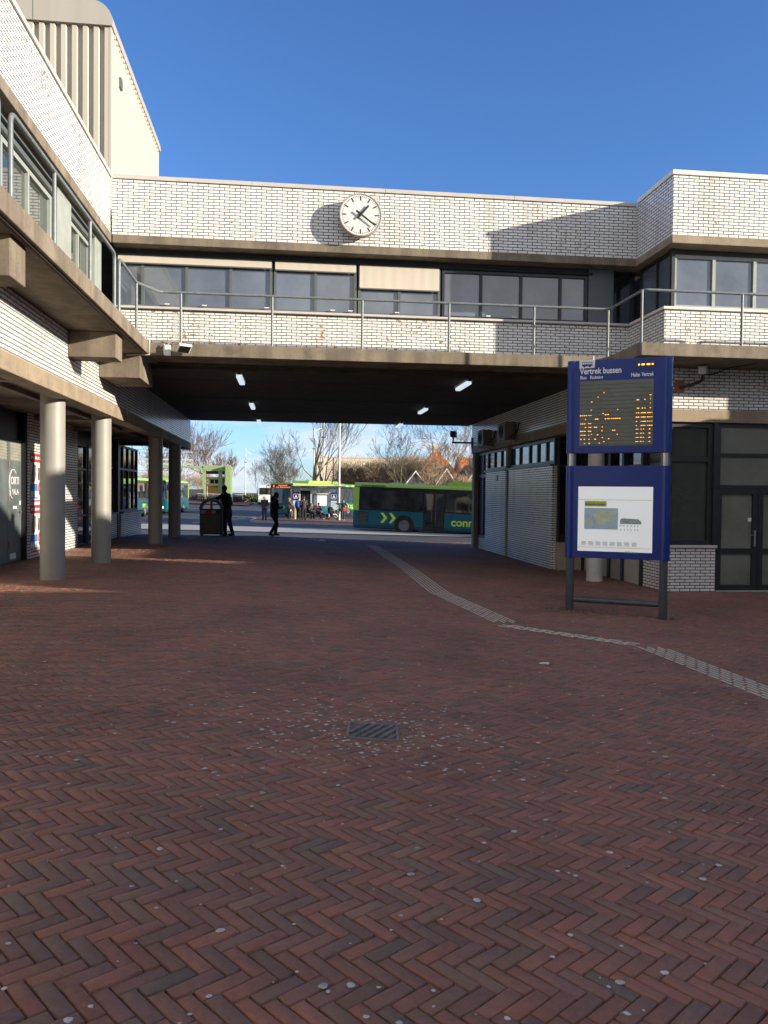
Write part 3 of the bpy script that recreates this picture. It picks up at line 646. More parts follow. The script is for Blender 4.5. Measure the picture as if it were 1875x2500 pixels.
obj('formwork_joints', w, M['dark_soffit'], br, off=BR)
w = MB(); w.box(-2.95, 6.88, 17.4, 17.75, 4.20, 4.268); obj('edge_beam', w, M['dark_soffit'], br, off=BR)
w = MB(); w.bbox(-3.748, -2.96, 16.26, 17.70, 3.83, 4.298, .012); obj('bracket', w, M['stained_concrete'], br, off=BR)
w = MB(); w.box(-3.7, 7.6, 17.9, 30.5, 7.95, 8.1); w.box(-3.7, 8.0, 30.2, 30.5, 4.56, 7.94); w.box(-3.7, 8.0, 18.5, 18.7, 5.61, 6.85); obj('shell', w, M['room_wall'], br, off=BR)
# recessed dark gutter over the windows
w = MB(); w.box(-3.78, 6.95, 17.98, 18.15, 6.70, 6.853); w.tube([(-3.78, 17.93, 6.735), (6.9, 17.93, 6.735)], .035, 8); obj('shutter_housing', w, M['frame_dark'], br, off=BR)
bays = [(-3.76, -0.43, [-3.225, -2.287, -1.338]), (-0.40, 1.44, [0.525]), (1.47, 3.34, [2.401]), (3.38, 6.80, [4.286, 5.226, 6.158])]
for a, b, ml in bays:
    window(br, 'y', 17.96, a, b, 5.602, 6.69, M['frame_grey'] if a < 3 else M['frame_dark'], M['glass_grey'], out=-1, fw=.06, depth=.12, mull=ml, off=BR)
w = MB(); w.bbox(6.82, 7.42, 17.93, 18.2, 5.602, 6.85, .006); obj('panel', w, M['grey_panel'], br, off=BR)
window(br, 'y', 18.05, 7.43, 7.98, 5.602, 6.85, M['frame_dark'], M['glass_dark'], out=-1, fw=.05, off=BR)
for a, b, zb in ((-3.74, -0.45, 6.565), (-0.37, 1.42, 6.545), (1.50, 3.31, 6.215)):
    w = MB(); n = 40
    top = [(a + (b - a) * k / n, 17.925 + .0012 * math.sin(k * 1.3), 6.70) for k in range(n + 1)]; bot = [(p[0], p[1] + .0018 * math.sin(k * .9), zb) for k, p in enumerate(top)]
    w.add(top + bot, [(k, n + 1 + k, n + 2 + k, k + 1) for k in range(n)])
    w.box(a, b, 17.915, 17.935, zb - .035, zb - .001); bl = obj('blind', w, M['blind'], br, smooth=30, off=BR)
    w = MB(); w.box(a, b, 17.913, 17.937, zb - .04, zb - .012); obj('bottom_bar', w, M['frame_grey'], bl, off=BR)
# marks on the sill
w = MB()
for x in (-2.75, -1.95, -.6, .85, 1.25, 2.3, 4.4, 5.0): w.box(x, x + .10, 17.90, 17.925, 5.665, 5.685)
obj('window_vent', w, M['white_paint'], br, off=BR)

# ================================================================ right building
BG = (9.0, 20.0, -.4)
rb = thing('station_building', 'white brick corner building on the right with dark glass doors under its balcony', 'building', BG)
w = MB(); w.box(7.82, 8.1, 16.16, 17.6, 7.035, 8.26); w.box(7.82, 17.0, 15.87, 16.155, 7.035, 8.26); obj('parapet', w, M['white_brick'], rb, uv=True, off=BG)
w = MB(); w.bbox(7.785, 8.15, 15.835, 17.56, 8.263, 8.36, .006)
for x in np.arange(8.153, 16.9, 2.9): w.bbox(x, x + 2.894, 15.835, 16.4, 8.263, 8.36, .006)
obj('coping', w, simple('pale_coping', (0.70, 0.66, 0.58), .6, amt=.08), rb, off=BG)
w = MB(); w.bbox(7.805, 17, 15.855, 18.4, 6.86, 7.032, .012); obj('lintel', w, M['concrete'], rb, off=BG)
w = MB(); w.box(7.80, 8.0, 16.39, 18.0, 4.555, 5.55); w.box(7.80, 17, 16.12, 16.385, 4.555, 5.55); obj('sill_wall', w, M['white_brick'], rb, uv=True, off=BG)
w = MB(); w.bbox(7.76, 8.1, 16.08, 17.8, 5.553, 5.61, .006); w.bbox(8.103, 17, 16.08, 16.4, 5.553, 5.61, .006); obj('sill', w, M['pale_coping'], rb, off=BG)
w = MB(); w.bbox(6.66, 17, 14.70, 16.34, 4.31, 4.56, .012); w.box(7.42, 17, 16.342, 18.5, 4.31, 4.55); obj('balcony_slab', w, M['stained_concrete'], rb, off=BG)
w = MB(); w.box(6.9, 7.15, 16.205, 30.1, 3.432, 4.30); w.box(6.9, 17, 15.92, 16.2, 3.432, 4.305); obj('brick_band', w, M['white_brick'], rb, uv=True, off=BG)
w = MB(); w.bbox(6.885, 7.2, 16.21, 30.12, 3.17, 3.43, .012); w.bbox(6.885, 17, 15.905, 16.205, 3.17, 3.43, .012); obj('concrete_beam', w, M['concrete'], rb, off=BG)
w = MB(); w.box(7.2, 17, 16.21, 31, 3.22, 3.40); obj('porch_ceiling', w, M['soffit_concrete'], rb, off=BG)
w = MB(); w.box(8.2, 17, 16.4, 30, 8.0, 8.2); w.box(8.5, 17, 16.9, 17.1, 4.56, 7.98); w.box(8.3, 8.5, 17.0, 19, 4.56, 6.85); w.box(7.9, 8.2, 18.6, 18.8, 4.56, 6.85); w.box(9.5, 17, 19, 30, -.5, 3.21); obj('shell', w, M['room_wall'], rb, off=BG)
# upper windows
window(rb, 'x', 8.02, 16.30, 17.85, 5.612, 6.85, M['frame_dark'], M['glass_grey'], out=-1, fw=.06, mull=[17.0], off=BG)
window(rb, 'y', 16.24, 8.04, 16.8, 5.612, 6.74, M['frame_pale'], M['glass_grey'], out=-1, fw=.07, depth=.12, mull=[8.95, 9.88, 10.8, 11.7, 12.6, 13.5, 14.4, 15.3], off=BG)
w = MB(); w.box(8.0, 17, 16.27, 16.4, 6.745, 6.858); w.box(7.98, 8.05, 16.2, 16.3, 5.612, 6.858); obj('shutter_housing', w, M['frame_dark'], rb, off=BG)
# ground floor front
w = MB(); w.box(7.83, 8.93, 15.93, 16.2, -.5, .52); w.box(7.83, 8.1, 16.201, 17.05, -.5, .52); obj('sill_wall', w, M['white_brick'], rb, uv=True, off=BG)
w = MB(); w.bbox(7.80, 8.96, 15.88, 16.2, .522, .585, .02); w.bbox(7.80, 8.1, 16.203, 17.08, .522, .58, .01); obj('sill', w, M['sill'], rb, off=BG)
window(rb, 'y', 15.99, 7.86, 8.86, .59, 3.168, M['frame_dark'], M['clear_glass'], out=-1, fw=.10, depth=.12, trans=[2.40], off=BG)
window(rb, 'x', 7.88, 16.1, 17.05, .59, 3.168, M['frame_dark'], M['glass_green'], out=-1, fw=.08, trans=[2.40], off=BG)
w = MB(); w.box(7.83, 7.93, 15.96, 16.08, .59, 3.168); w.box(8.86, 8.96, 15.93, 16.15, .586, 3.168); obj('post', w, M['frame_dark'], rb, off=BG)
window(rb, 'y', 15.99, 8.965, 10.9, 1.79, 3.168, M['frame_dark'], M['glass_green'], out=-1, fw=.075, depth=.12, trans=[2.50], off=BG)
for a, b, side in ((8.97, 9.905, 1), (9.915, 10.85, -1)):
    f = window(rb, 'y', 15.985, a, b, -.375, 1.785, M['frame_dark'], M['glass_green'], out=-1, fw=.115, depth=.10, trans=[.46], name='door', off=BG)
    if side == 1:
        h = MB(); h.bbox(b - .085, b - .045, 15.965, 15.984, .56, .90, .004); h.tube([(b - .065, 15.94, .80), (b - .175, 15.94, .80)], .012, 6); h.tube([(b - .065, 15.985, .80), (b - .065, 15.94, .80)], .012, 6); obj('handle', h, M['steel'], f, off=BG)
        s = MB(); s.box(b - .20, b - .12, 16.02, 16.034, 1.09, 1.17); obj('notice', s, M['white_paint'], f, off=BG)
w = MB(); w.bbox(8.965, 11, 15.90, 16.3, -.5, -.378, .008); obj('threshold', w, M['kerb'], rb, off=BG)
window(rb, 'y', 15.99, 10.9, 16.9, -.38, 3.168, M['frame_dark'], M['glass_green'], out=-1, fw=.1, mull=[12.4, 13.9, 15.4], trans=[2.4], off=BG)
# porch: glazed return with pale low panels
simple('beige_panel', (0.42, 0.36, 0.28), .7, amt=.08)
w = MB(); w.box(7.84, 8.0, 17.1, 20.7, -.5, .48); obj('low_panel', w, M['beige_panel'], rb, off=BG)
w = MB()
for y in (17.06, 18.1, 18.9, 19.8, 20.66): w.box(7.79, 8.0, y - .06, y + .06, -.5, 3.2)
obj('porch_post', w, M['frame_dark'], rb, off=BG)
window(rb, 'x', 7.86, 17.1, 20.7, .49, 3.2, M['frame_dark'], M['glass_dark'], out=-1, fw=.07, mull=[18.1, 18.9, 19.8], trans=[2.3], off=BG)
window(rb, 'y', 20.72, 7.12, 7.8, .35, 3.2, M['frame_dark'], M['glass_dark'], out=-1, fw=.06, trans=[2.4], off=BG)
w = MB(); w.box(7.12, 7.8, 20.73, 20.85, -.5, .345); obj('low_panel', w, M['beige_panel'], rb, off=BG)
c = MB(); c.tube([(7.14, 18.1, -.45), (7.14, 18.1, 3.168)], .19, 36); obj('column', c, simple('white_column', (.52, .51, .49), .6, amt=.14, scale=3), rb, smooth=40, off=BG)
# passage wall: brick panels, clerestory, end glazing
w = MB(); w.box(7.0, 7.2, 20.86, 25.25, -.5, 2.40); w.box(7.0, 7.2, 25.45, 28.25, -.5, 2.40); obj('passage_wall', w, M['white_brick'], rb, uv=True, off=BG)
w = MB(); w.box(6.97, 7.25, 25.25, 25.45, -.5, 3.168); obj('pilaster', w, M['concrete'], rb, off=BG)
w = MB(); w.bbox(6.94, 7.2, 20.84, 25.25, 2.402, 2.46, .006); w.bbox(6.94, 7.2, 25.45, 28.3, 2.402, 2.46, .006); obj('ledge', w, M['frame_grey'], rb, off=BG)
window(rb, 'x', 7.06, 20.86, 25.2, 2.462, 3.168, M['frame_dark'], M['glass_grey'], out=-1, fw=.09, mull=[21.6, 22.4, 23.2, 24.2], off=BG)
window(rb, 'x', 7.06, 25.5, 28.25, 2.462, 3.168, M['frame_dark'], M['glass_grey'], out=-1, fw=.09, mull=[26.4, 27.3], off=BG)
window(rb, 'x', 7.08, 28.3, 29.7, .0, 3.168, M['frame_dark'], M['glass_grey'], out=-1, fw=.10, mull=[29.0], trans=[2.3], off=BG)
w = MB(); w.box(7.1, 7.25, 28.3, 29.7, -.5, -.002); obj('low_panel', w, M['beige_panel'], rb, off=BG)
w = MB(); w.box(6.92, 7.25, 29.72, 30.05, -.6, 3.168); obj('end_post', w, M['concrete'], rb, off=BG)
w = MB(); w.bbox(6.985, 7.0, 26.5, 26.68, 2.08, 2.26, .004); obj('vent_grille', w, M['black_paint'], rb, off=BG)
# things seen behind the front pane

w = MB(); w.box(7.95, 11, 17.9, 18.0, -.4, 3.2); w.box(7.95, 11, 16.3, 17.9, .3, .55); obj('room', w, simple('room_pale', (.40, .41, .38), .9), rb, off=BG)
for nm, lab, b, c in (('cardboard_box', 'tan cardboard box standing inside the right front window', (7.98, 8.22, 16.35, 16.6, .56, 1.15), (.42, .24, .11)), ('storage_box', 'grey storage box standing inside the right front window', (8.38, 8.76, 16.4, 16.75, .56, 1.05), (.10, .12, .15))):
    w = MB(); w.bbox(*b, .01); w.box(b[0] - .01, b[1] + .01, b[2] - .01, b[3] + .01, b[5] + .001, b[5] + .03); tag(obj(nm, w, simple(nm, c, .8)), lab, 'box')
pp = thing('potted_plant', 'leafy green plant behind the boxes inside the right front window', 'plant', (8.66, 17.0, .56)); w = MB(); rq = random.Random(3)
for k in range(160):
    a = rq.random() * 6.28; h = rq.uniform(.1, 1.0); r_ = rq.uniform(.05, .3); p0 = Vector((r_ * math.cos(a), r_ * math.sin(a), .3 + h)); d = Vector((math.cos(a), math.sin(a), rq.uniform(-.5, .6))) * .13; u = Vector((-d.y, d.x, .02)) * .4
    w.add([p0, p0 + d * .5 + u, p0 + d, p0 + d * .5 - u], [(0, 1, 2, 3)])
obj('leaves', w, simple('plant_green', (.12, .35, .05), .6), pp); w = MB(); w.tube([(0, 0, 0), (0, 0, .35)], [.13, .17], 12); obj('pot', w, M['black_paint'], pp)

# ================================================================ metal-clad plant tower on the roof
BT = (-8.0, 28.0, 8.1)
tw = thing('rooftop_tower', 'cream metal clad plant tower with ribbed front standing on the left roof', 'tower', BT)
w = MB(); w.box(-13, -5.2, 24.03, 32.3, 8.05, 14.87); obj('wall', w, M['cream_cladding'], tw, off=BT)
w = MB()
for i in range(22):
    x = -5.28 - i * .30
    w.add([(x - .13, 24.028, 8.1), (x - .10, 23.93, 8.1), (x + .03, 23.93, 8.1), (x + .06, 24.028, 8.1), (x - .13, 24.028, 14.86), (x - .10, 23.93, 14.86), (x + .03, 23.93, 14.86), (x + .06, 24.028, 14.86)],
          [(0, 1, 5, 4), (1, 2, 6, 5), (2, 3, 7, 6)])
w.box(-5.26, -5.19, 23.93, 24.028, 8.1, 14.86)
obj('ribbed_front', w, M['beige_cladding'], tw, off=BT)
pf = [(-13, 14.875), (-5.16, 14.875), (-5.14, 14.95)] + [(-5.74 + .6 * math.cos(a), 14.95 + .62 * math.sin(a)) for a in [math.pi / 2 * k / 8 for k in range(1, 9)]] + [(-13, 15.57)]
w = MB(); w.prism(pf, 23.86, 32.4, 'y'); obj('roof', w, M['roof_fascia'], tw, smooth=35, off=BT)
w = MB(); w.box(-7.33, -7.315, 23.856, 23.859, 14.88, 15.56); w.box(-10.3, -10.285, 23.856, 23.859, 14.88, 15.56); obj('seam', w, M['frame_grey'], tw, off=BT)
w = MB(); w.box(-5.197, -5.17, 24.3, 24.4, 14.74, 14.85); b0_ = obj('bolt', w, M['beige_cladding'], tw, off=BT)
for k in range(1, 25): o_ = b0_.copy(); o_.location = (0, .32 * k, 0); o_.parent = tw; col.objects.link(o_)
w = MB(); w.box(-5.198, -5.18, 29.5, 31.6, 8.2, 11.6); obj('access_door', w, M['cream_cladding'], tw, off=BT)
w = MB(); w.box(-5.197, -5.15, 29.4, 31.7, 11.62, 11.70); w.box(-5.197, -5.16, 31.62, 31.68, 8.2, 11.6); w.box(-5.198, -5.14, 25.0, 25.25, 13.7, 14.0); obj('trim', w, M['frame_grey'], tw, off=BT)
w = MB(); w.tube([(-5.1, 23.7, 8.3), (-5.1, 23.7, 9.0)], .09, 10); w.bbox(-5.4, -4.8, 23.4, 23.9, 9.0, 9.15, .02); w.tube([(-4.6, 24.2, 8.3), (-4.6, 24.2, 8.85), (-4.3, 24.2, 8.6)], .05, 8); obj('roof_vent', w, M['galv'], tw, smooth=40, off=BT)

# ================================================================ railings (bent tube, one ∩ per section)
def bend(pts, r_=0.12, k=5):
    pts = [Vector(p) for p in pts]; out = [pts[0]]
    for a, b, c in zip(pts, pts[1:], pts[2:]):
        p = b + (a - b).normalized() * min(r_, (a - b).length / 2); q = b + (c - b).normalized() * min(r_, (c - b).length / 2)
        for i in range(k + 1): t = i / k; out.append(p * (1 - t) ** 2 + b * 2 * t * (1 - t) + q * t * t)
    return out + [pts[-1]]
rl = thing('balcony_railing', 'grey tube railing along the left balcony, bent down at its ends', 'railing', (-2.9, 8.0, 4.55))
def railing(par, secs, off):
    for pts, posts in secs:
        w = MB(); w.tube(bend(pts), .028, 8); rr = obj('rail', w, M['rail_paint'], par, smooth=50, off=off)
        for (x, y, zt) in posts:
            w = MB(); w.tube([(x, y, 4.54), (x, y, zt)], .025, 8); w.disc((x, y, 4.54), .05, .05, 0, .02, 'z', 10); obj('post', w, M['rail_paint'], par, smooth=50, off=off)
O1 = (-2.9, 8.0, 4.55); zr = 5.46
railing(rl, [([(-2.87, -5, 4.55), (-2.87, -5, zr), (-2.87, 1.9, zr), (-2.87, 1.9, 4.55)], [(-2.87, -2.6, zr), (-2.87, -.2, zr)]),
             ([(-2.87, 2.3, 4.55), (-2.87, 2.3, zr), (-2.87, 8.28, zr), (-2.87, 8.28, 4.55)], [(-2.87, 4.3, zr), (-2.87, 6.3, zr)]),
             ([(-2.87, 8.64, 4.55), (-2.87, 8.64, zr), (-2.87, 13.5, zr), (-2.87, 13.5, 4.55)], [(-2.87, 10.17, zr), (-2.87, 11.91, zr)])], O1)
O2 = (2.0, 16.4, 4.55); zb = 5.58
rl2 = thing('balcony_railing', 'grey tube railing running across the bridge and round the right balcony', 'railing', O2)
railing(rl2, [([(-2.87, 13.85, 4.55), (-2.87, 13.85, zr + .02), (-2.87, 15.4, zr + .02), (-2.62, 16.45, zb), (6.72, 16.45, zb), (6.72, 14.78, zb), (10.9, 14.78, zb), (10.9, 14.78, 4.55)],
               [(-2.87, 15.37, zr + .02), (-2.206, 16.45, zb), (-.395, 16.45, zb), (1.44, 16.45, zb), (3.253, 16.45, zb), (5.075, 16.45, zb), (6.70, 16.45, zb), (6.70, 14.80, zb), (8.74, 14.78, zb)]),
              ([(11.2, 14.78, 4.55), (11.2, 14.78, zb), (16.8, 14.78, zb), (16.8, 14.78, 4.55)], [(13.2, 14.78, zb)])], O2)

# ================================================================ clock
CK = (1.455, 17.30, 7.60)
ck = thing('wall_clock', 'round white station clock with black bar hands mounted on the bridge parapet', 'clock', CK)
w = MB(); w.disc((0, 0, 0), .44, .455, .0, .16, 'y', 48); w.ring((0, 0, 0), .445, .018, 'y', 48, 6); obj('casing', w, simple('clock_case', (.33, .31, .28), .4, amt=.08), ck, smooth=40)
w = MB(); w.disc((0, -.004, 0), .432, .432, 0, .02, 'y', 48); obj('dial', w, simple('dial_white', (.66, .66, .62), .45, amt=.03), ck, smooth=40)
w = MB()
for k in range(60):
    a = k * math.pi / 30; big = k % 5 == 0; L, wd_ = (.098, .013) if big else (.026, .005)
    mt = Matrix.Translation((0, -.006, 0)) @ Matrix.Rotation(a, 4, 'Y'); w.box(-wd_, wd_, -.002, .001, .405 - L, .405, mt)
obj('hour_marks', w, M['black_paint'], ck)
for nm, ang, l0, l1, h0, h1, yy in (('hour_hand', 360 * (1 + 21 / 60) / 12, -.115, .262, .024, .019, -.040), ('minute_hand', 21 * 6, -.125, .385, .022, .016, -.055)):
    w = MB(); mt = Matrix.Translation((0, yy, 0)) @ Matrix.Rotation(R(ang), 4, 'Y')
    w.add([(-h0, -.004, l0), (h0, -.004, l0), (h1, -.004, l1), (-h1, -.004, l1), (-h0, .004, l0), (h0, .004, l0), (h1, .004, l1), (-h1, .004, l1)], [(0, 1, 2, 3), (7, 6, 5, 4), (0, 4, 5, 1), (1, 5, 6, 2), (2, 6, 7, 3), (3, 7, 4, 0)], mt); obj(nm, w, M['black_paint'], ck)
w = MB(); w.disc((0, 0, 0), .02, .02, -.06, 0, 'y', 12); obj('hub', w, M['black_paint'], ck)
w = MB(); w.tube([(0, .16, .1), (0, .30, .1)], .05, 10); w.tube([(0, .16, -.1), (0, .30, -.1)], .05, 10); obj('mount', w, M['frame_grey'], ck)

# ================================================================ lamps, cameras, air conditioners
def tube_lamp(x, y, lab):
    t = thing('tube_lamp', lab, 'ceiling lamp', (x, y, 4.27), group='tube lamps under the bridge')
    w = MB(); w.bbox(-.075, .075, -.66, .66, -.05, .0, .006); obj('housing', w, M['white_paint'], t)
    w = MB(); w.bbox(-.065, .065, -.62, .62, -.12, -.05, .02); obj('diffuser', w, M['tube_glow'], t)
    w = MB(); w.box(-.03, .03, -.75, -.661, -.06, 0); w.box(-.05, .05, .661, .72, -.05, 0); obj('conduit_box', w, M['black_paint'], t)
M['tube_glow'] = mat('tube_glow', (.75, .78, .80), .3, emit=(.75, .9, 1.0), estr=.42)
for x, ys, side in ((-1.16, (18.75, 24.4, 29.75), 'left'), (4.08, (18.8, 24.65, 30.1), 'right')):
    for y, dd in zip(ys, ('nearest to the square', 'in the middle', 'farthest in')): tube_lamp(x, y, f'white tube lamp under the bridge, {dd} of the {side} row')
# floodlight and junction box on the slab edge
fl = thing('floodlight', 'small white floodlight on a junction box at the left end of the bridge slab edge', 'lamp', (-2.3, 16.35, 4.42))
w = MB(); w.bbox(-.20, -.08, -.09, -.002, -.13, .08, .008); w.tube([(-.2, -.06, -.12), (-.22, -.06, 0), (-.2, -.06, .1)], .012, 6); obj('junction_box', w, M['white_paint'], fl)
w = MB(); mt = Matrix.Translation((.20, -.20, .0)) @ Matrix.Rotation(R(28), 4, 'Z') @ Matrix.Rotation(R(-35), 4, 'X'); w.bbox(-.13, .13, -.105, .105, -.03, .03, .012, mt); obj('lamp_head', w, M['white_paint'], fl)
w = MB(); w.bbox(-.11, .11, -.085, .085, -.036, -.029, .003, mt); obj('lens', w, M['glass_dark'], fl)
w = MB(); w.tube(bend([(-.14, -.03, .08), (-.1, -.05, .16), (.1, -.08, .14), (.2, -.15, .04)], .05), .008, 6); w.tube([(.18, -.01, -.02), (.18, -.2, -.02)], .014, 6); obj('cable', w, M['galv'], fl)
w = MB(); w.tube([(-2.79, 16.30, 4.60), (-2.79, 16.30, 4.30), (-3.2, 16.2, 4.27)], .012, 6)
tag(obj('wall_pipe', w, M['galv'], off=None), 'thin pale pipe at the inner corner of the balcony slabs', 'pipe')
def cctv(loc, rz, lab, far=False):
    t = thing('security_camera', lab, 'camera', loc, rz)
    w = MB(); w.bbox(-.11, .11, -.012, .0, -.13, .12, .004); obj('wall_plate', w, simple('rust_plate', (.33, .17, .09), .8, amt=.4, scale=18) if 'rust_plate' not in M else M['rust_plate'], t)
    w = MB(); w.tube(bend([(0, 0, -.02), (.18, -.16, .02), (.36, -.28, .10), (.36, -.28, .22)], .08), .034, 8); obj('arm', w, simple('arm_brown', (.03, .02, .018), .5) if 'arm_brown' not in M else M['arm_brown'], t, smooth=50)
    mt = Matrix.Translation((.36, -.28, .30)) @ Matrix.Rotation(R(58), 4, 'Z') @ Matrix.Rotation(R(-8), 4, 'Y')
    w = MB(); w.bbox(-.19, .15, -.075, .075, -.07, .08, .03, mt); w.bbox(-.16, .20, -.09, .09, .075, .095, .006, mt); h = obj('camera_body', w, M['white_paint'], t)
    w = MB(); w.disc((0, 0, .005), .062, .062, .150, .157, 'x', 16, mt); obj('lens', w, M['glass_dark'], h)
    return t
cctv((8.05, 15.905, 3.90), 0, 'white security camera on a curved brown arm above the right window')
w = MB(); w.tube(bend([(8.42, 15.62, 4.12), (8.75, 15.72, 4.16), (9.05, 15.80, 4.30), (9.32, 15.2, 4.31)], .12), .012, 6)
tag(obj('camera_cable', w, M['black_rubber'], off=None), 'thin dark cable sagging from the right camera up to the balcony slab', 'cable')
t = thing('security_camera', 'dark security camera on a straight arm at the far right end of the passage', 'camera', (6.885, 30.0, 3.58))
w = MB(); w.tube([(0, 0, 0), (-.78, 0, 0)], .035, 8); w.tube([(-.74, 0, 0), (-.74, 0, .2)], .03, 8); w.box(-.03, 0, -.08, .08, -.2, .2); obj('arm', w, M['black_paint'], t)
w = MB(); mt = Matrix.Translation((-.72, 0, .30)) @ Matrix.Rotation(R(70), 4, 'Z'); w.bbox(-.22, .2, -.11, .11, -.10, .13, .03, mt); obj('camera_body', w, M['black_paint'], t)
simple('aircon', (.16, .15, .13), .6, amt=.08)
for y0, y1, z0, lab in ((26.75, 27.6, 3.28, 'boxy air conditioner on the right passage wall, nearer its far end'), (23.95, 24.85, 3.30, 'boxy air conditioner on the right passage wall, nearer the square')):
    t = thing('air_conditioner', lab, 'air conditioner', (6.88, (y0 + y1) / 2, z0), group='air conditioners on the passage wall'); hw = (y1 - y0) / 2
    w = MB(); w.bbox(-.36, -.05, -hw, hw, 0, .55, .015); obj('casing', w, M['aircon'], t)
    w = MB(); w.ring((-.365, 0, .28), .2, .012, 'x', 24, 4)
    for k in range(4): w.ring((-.365, 0, .28), .04 + k * .04, .005, 'x', 18, 4)
    obj('fan_grille', w, M['black_paint'], t)
    w = MB()
    for s_ in (-1, 1): w.box(-.40, .0, s_ * hw * .7 - .02, s_ * hw * .7 + .02, -.05, -.002)
    obj('bracket', w, M['galv'], t)
    w = MB(); w.tube(bend([(-.2, -hw, .1), (-.2, -hw - .15, .1), (-.02, -hw - .2, .25), (-.01, -hw - .3, .5)], .06), .018, 6); obj('hose', w, M['black_rubber'], t)
# ================================================================ departure sign
SG = (4.55, 12.60, -.25)
sg = thing('departure_sign', 'tall blue bus departure board with amber display above a lit route map panel', 'sign', SG, R(-28))
sg.scale = (.965, 1, 1); sz = .25   # heights below are world z; local z = z + sz
def S(z): return z + sz
for x in (0.0, 1.50):
    w = MB(); w.bbox(x - .065, x + .065, -.045, .075, -.12, S(2.29), .02); w.box(x - .012, x + .012, -.05, -.044, 0, S(.58)); obj('post', w, M['grey_post'], sg, smooth=30)
    w = MB(); w.tube([(x, .015, S(2.085)), (x, .015, S(2.285))], .072, 16); obj('collar', w, M['steel'], sg, smooth=40)
w = MB(); w.tube([(.07, .01, S(-.09)), (1.43, .01, S(-.10))], .045, 16); obj('crossbar', w, M['grey_post'], sg, smooth=40)
def sign_box(z0, z1, nm):
    w = MB(); w.bbox(.03, 1.47, -.055, .10, S(z0), S(z1), .006)
    b = obj(nm, w, M['sign_blue'], sg)
    for x, s_ in ((-.005, -1), (1.505, 1)):
        pr_ = [(x + .085 * math.cos(a), .02 + .095 * math.sin(a)) for a in [2 * math.pi * k / 20 for k in range(20)]]
        w = MB(); w.prism(pr_, S(z0), S(z1), 'z'); obj('side_profile', w, M['sign_blue'], b, smooth=40)
    return b
up = sign_box(2.29, 3.78, 'display_box'); lo = sign_box(.60, 2.085, 'map_box')
y_ = -.0575
w = MB(); w.box(.13, 1.30, y_ - .004, y_ + .003, S(2.405), S(3.445)); scr = obj('screen', w, M['led_panel'], up)
w = MB()
for k in range(16): zz = S(3.445) - (k + 1) * 1.04 / 16.3; w.box(.13, 1.30, y_ - .0065, y_ - .004, zz - .0025, zz + .0025)
obj('row_lines', w, M['led_panel_dark'], scr)
LED = [(330,350),(283,383),(232,418),(230,480),(440,480),(325,508),(345,518),(365,516),(145,522),(160,522),(175,522),(190,522),(212,521),(228,521),(185,552),(268,550),(282,550),(345,549),(365,548),(380,548),(395,548),(410,548),(425,548),(440,548),(457,548),
 (147,585),(160,585),(178,585),(212,583),(226,583),(185,612),(213,612),(225,612),(260,612),(275,612),(320,610),(148,642),(163,642),(180,642),(212,642),(226,642),(318,640),(405,637),(418,637),(150,672),(163,672),(180,672),(213,672),(235,665),(283,670),(440,668),(150,703),(178,703),(215,703),(265,703),(322,692),(372,700),(180,735),(218,735),(298,733),(335,722),
 (592,412),(602,412),(650,410),(693,378),(693,408),(693,440),(592,475),(602,475),(632,475),(652,475),(693,473)]
for y in (510, 542, 574, 605): LED += [(588,y),(603,y)] * (y < 560) + [(588,y)] + [(626,y),(640,y),(653,y),(675,y),(690,y),(706,y)]
for y in (632, 663, 694, 725): LED += [(588,y),(600,y),(624,y),(643,y),(690,y)]
rl_ = random.Random(4); rows_ = {}
for (px, py) in LED:
    w = rows_.setdefault(round((py - 258) / 30.4), MB())
    u = .13 + (px - 135) / 580.0 * 1.17; z = S(3.445) - (py - 258) / 496.0 * 1.04; k = rl_.uniform(.007, .014)
    for d in range(2):
        w.box(u - k + d * k, u - .003 + d * k, y_ - .008, y_ - .0066, z - .005, z + .005)
for w in rows_.values(): obj('display_row', w, M['led_amber'], scr)
w = MB(); w.box(1.03, 1.31, y_ - .004, y_ + .002, S(3.645), S(3.705)); ct = obj('time_display', w, simple('clock_display', (.08, .03, .012), .4), up)
w = MB()
for a, b in ((1.055, 1.08), (1.105, 1.155), (1.185, 1.24), (1.265, 1.29)): w.box(a, b, y_ - .006, y_ - .0045, S(3.662), S(3.686))
obj('digits', w, M['led_amber'], ct)
w = MB(); ex, ey = (1, 0, 0), (0, 0, 1); yt = y_ - .002
put_text(w, 'Vertrek bussen', .135, (.125, yt, S(3.562)), ex, ey, .022, width=.67); obj('title_lettering', w, M['letter_white'], up); w = MB()
put_text(w, 'Bus', .072, (.130, yt, S(3.48)), ex, ey, .02); put_text(w, 'Richting', .072, (.288, yt, S(3.48)), ex, ey, .02, width=.21); obj('heading_lettering', w, M['letter_white'], up); w = MB()
put_text(w, 'Halte', .088, (.945, yt, S(3.49)), ex, ey, .02, width=.135); put_text(w, 'Vertrek', .088, (1.11, yt, S(3.492)), ex, ey, .02, width=.19)
obj('heading_lettering', w, M['letter_white'], up)
w = MB(); w.bbox(.115, .365, y_ - .004, y_ + .004, S(3.655), S(3.782), .0025); ic = obj('bus_icon', w, M['letter_white'], up)
w = MB(); yi = y_ - .0065
w.box(.160, .325, yi, yi + .002, S(3.685), S(3.715)); w.box(.160, .325, yi, yi + .002, S(3.742), S(3.750))
for k in range(6): w.box(.160 + k * .0315, .166 + k * .0315, yi, yi + .002, S(3.715), S(3.742))
for x in (.195, .285): w.disc((x, yi, S(3.684)), .016, .016, 0, .002, 'y', 14)
obj('icon_print', w, M['sign_blue'], ic)
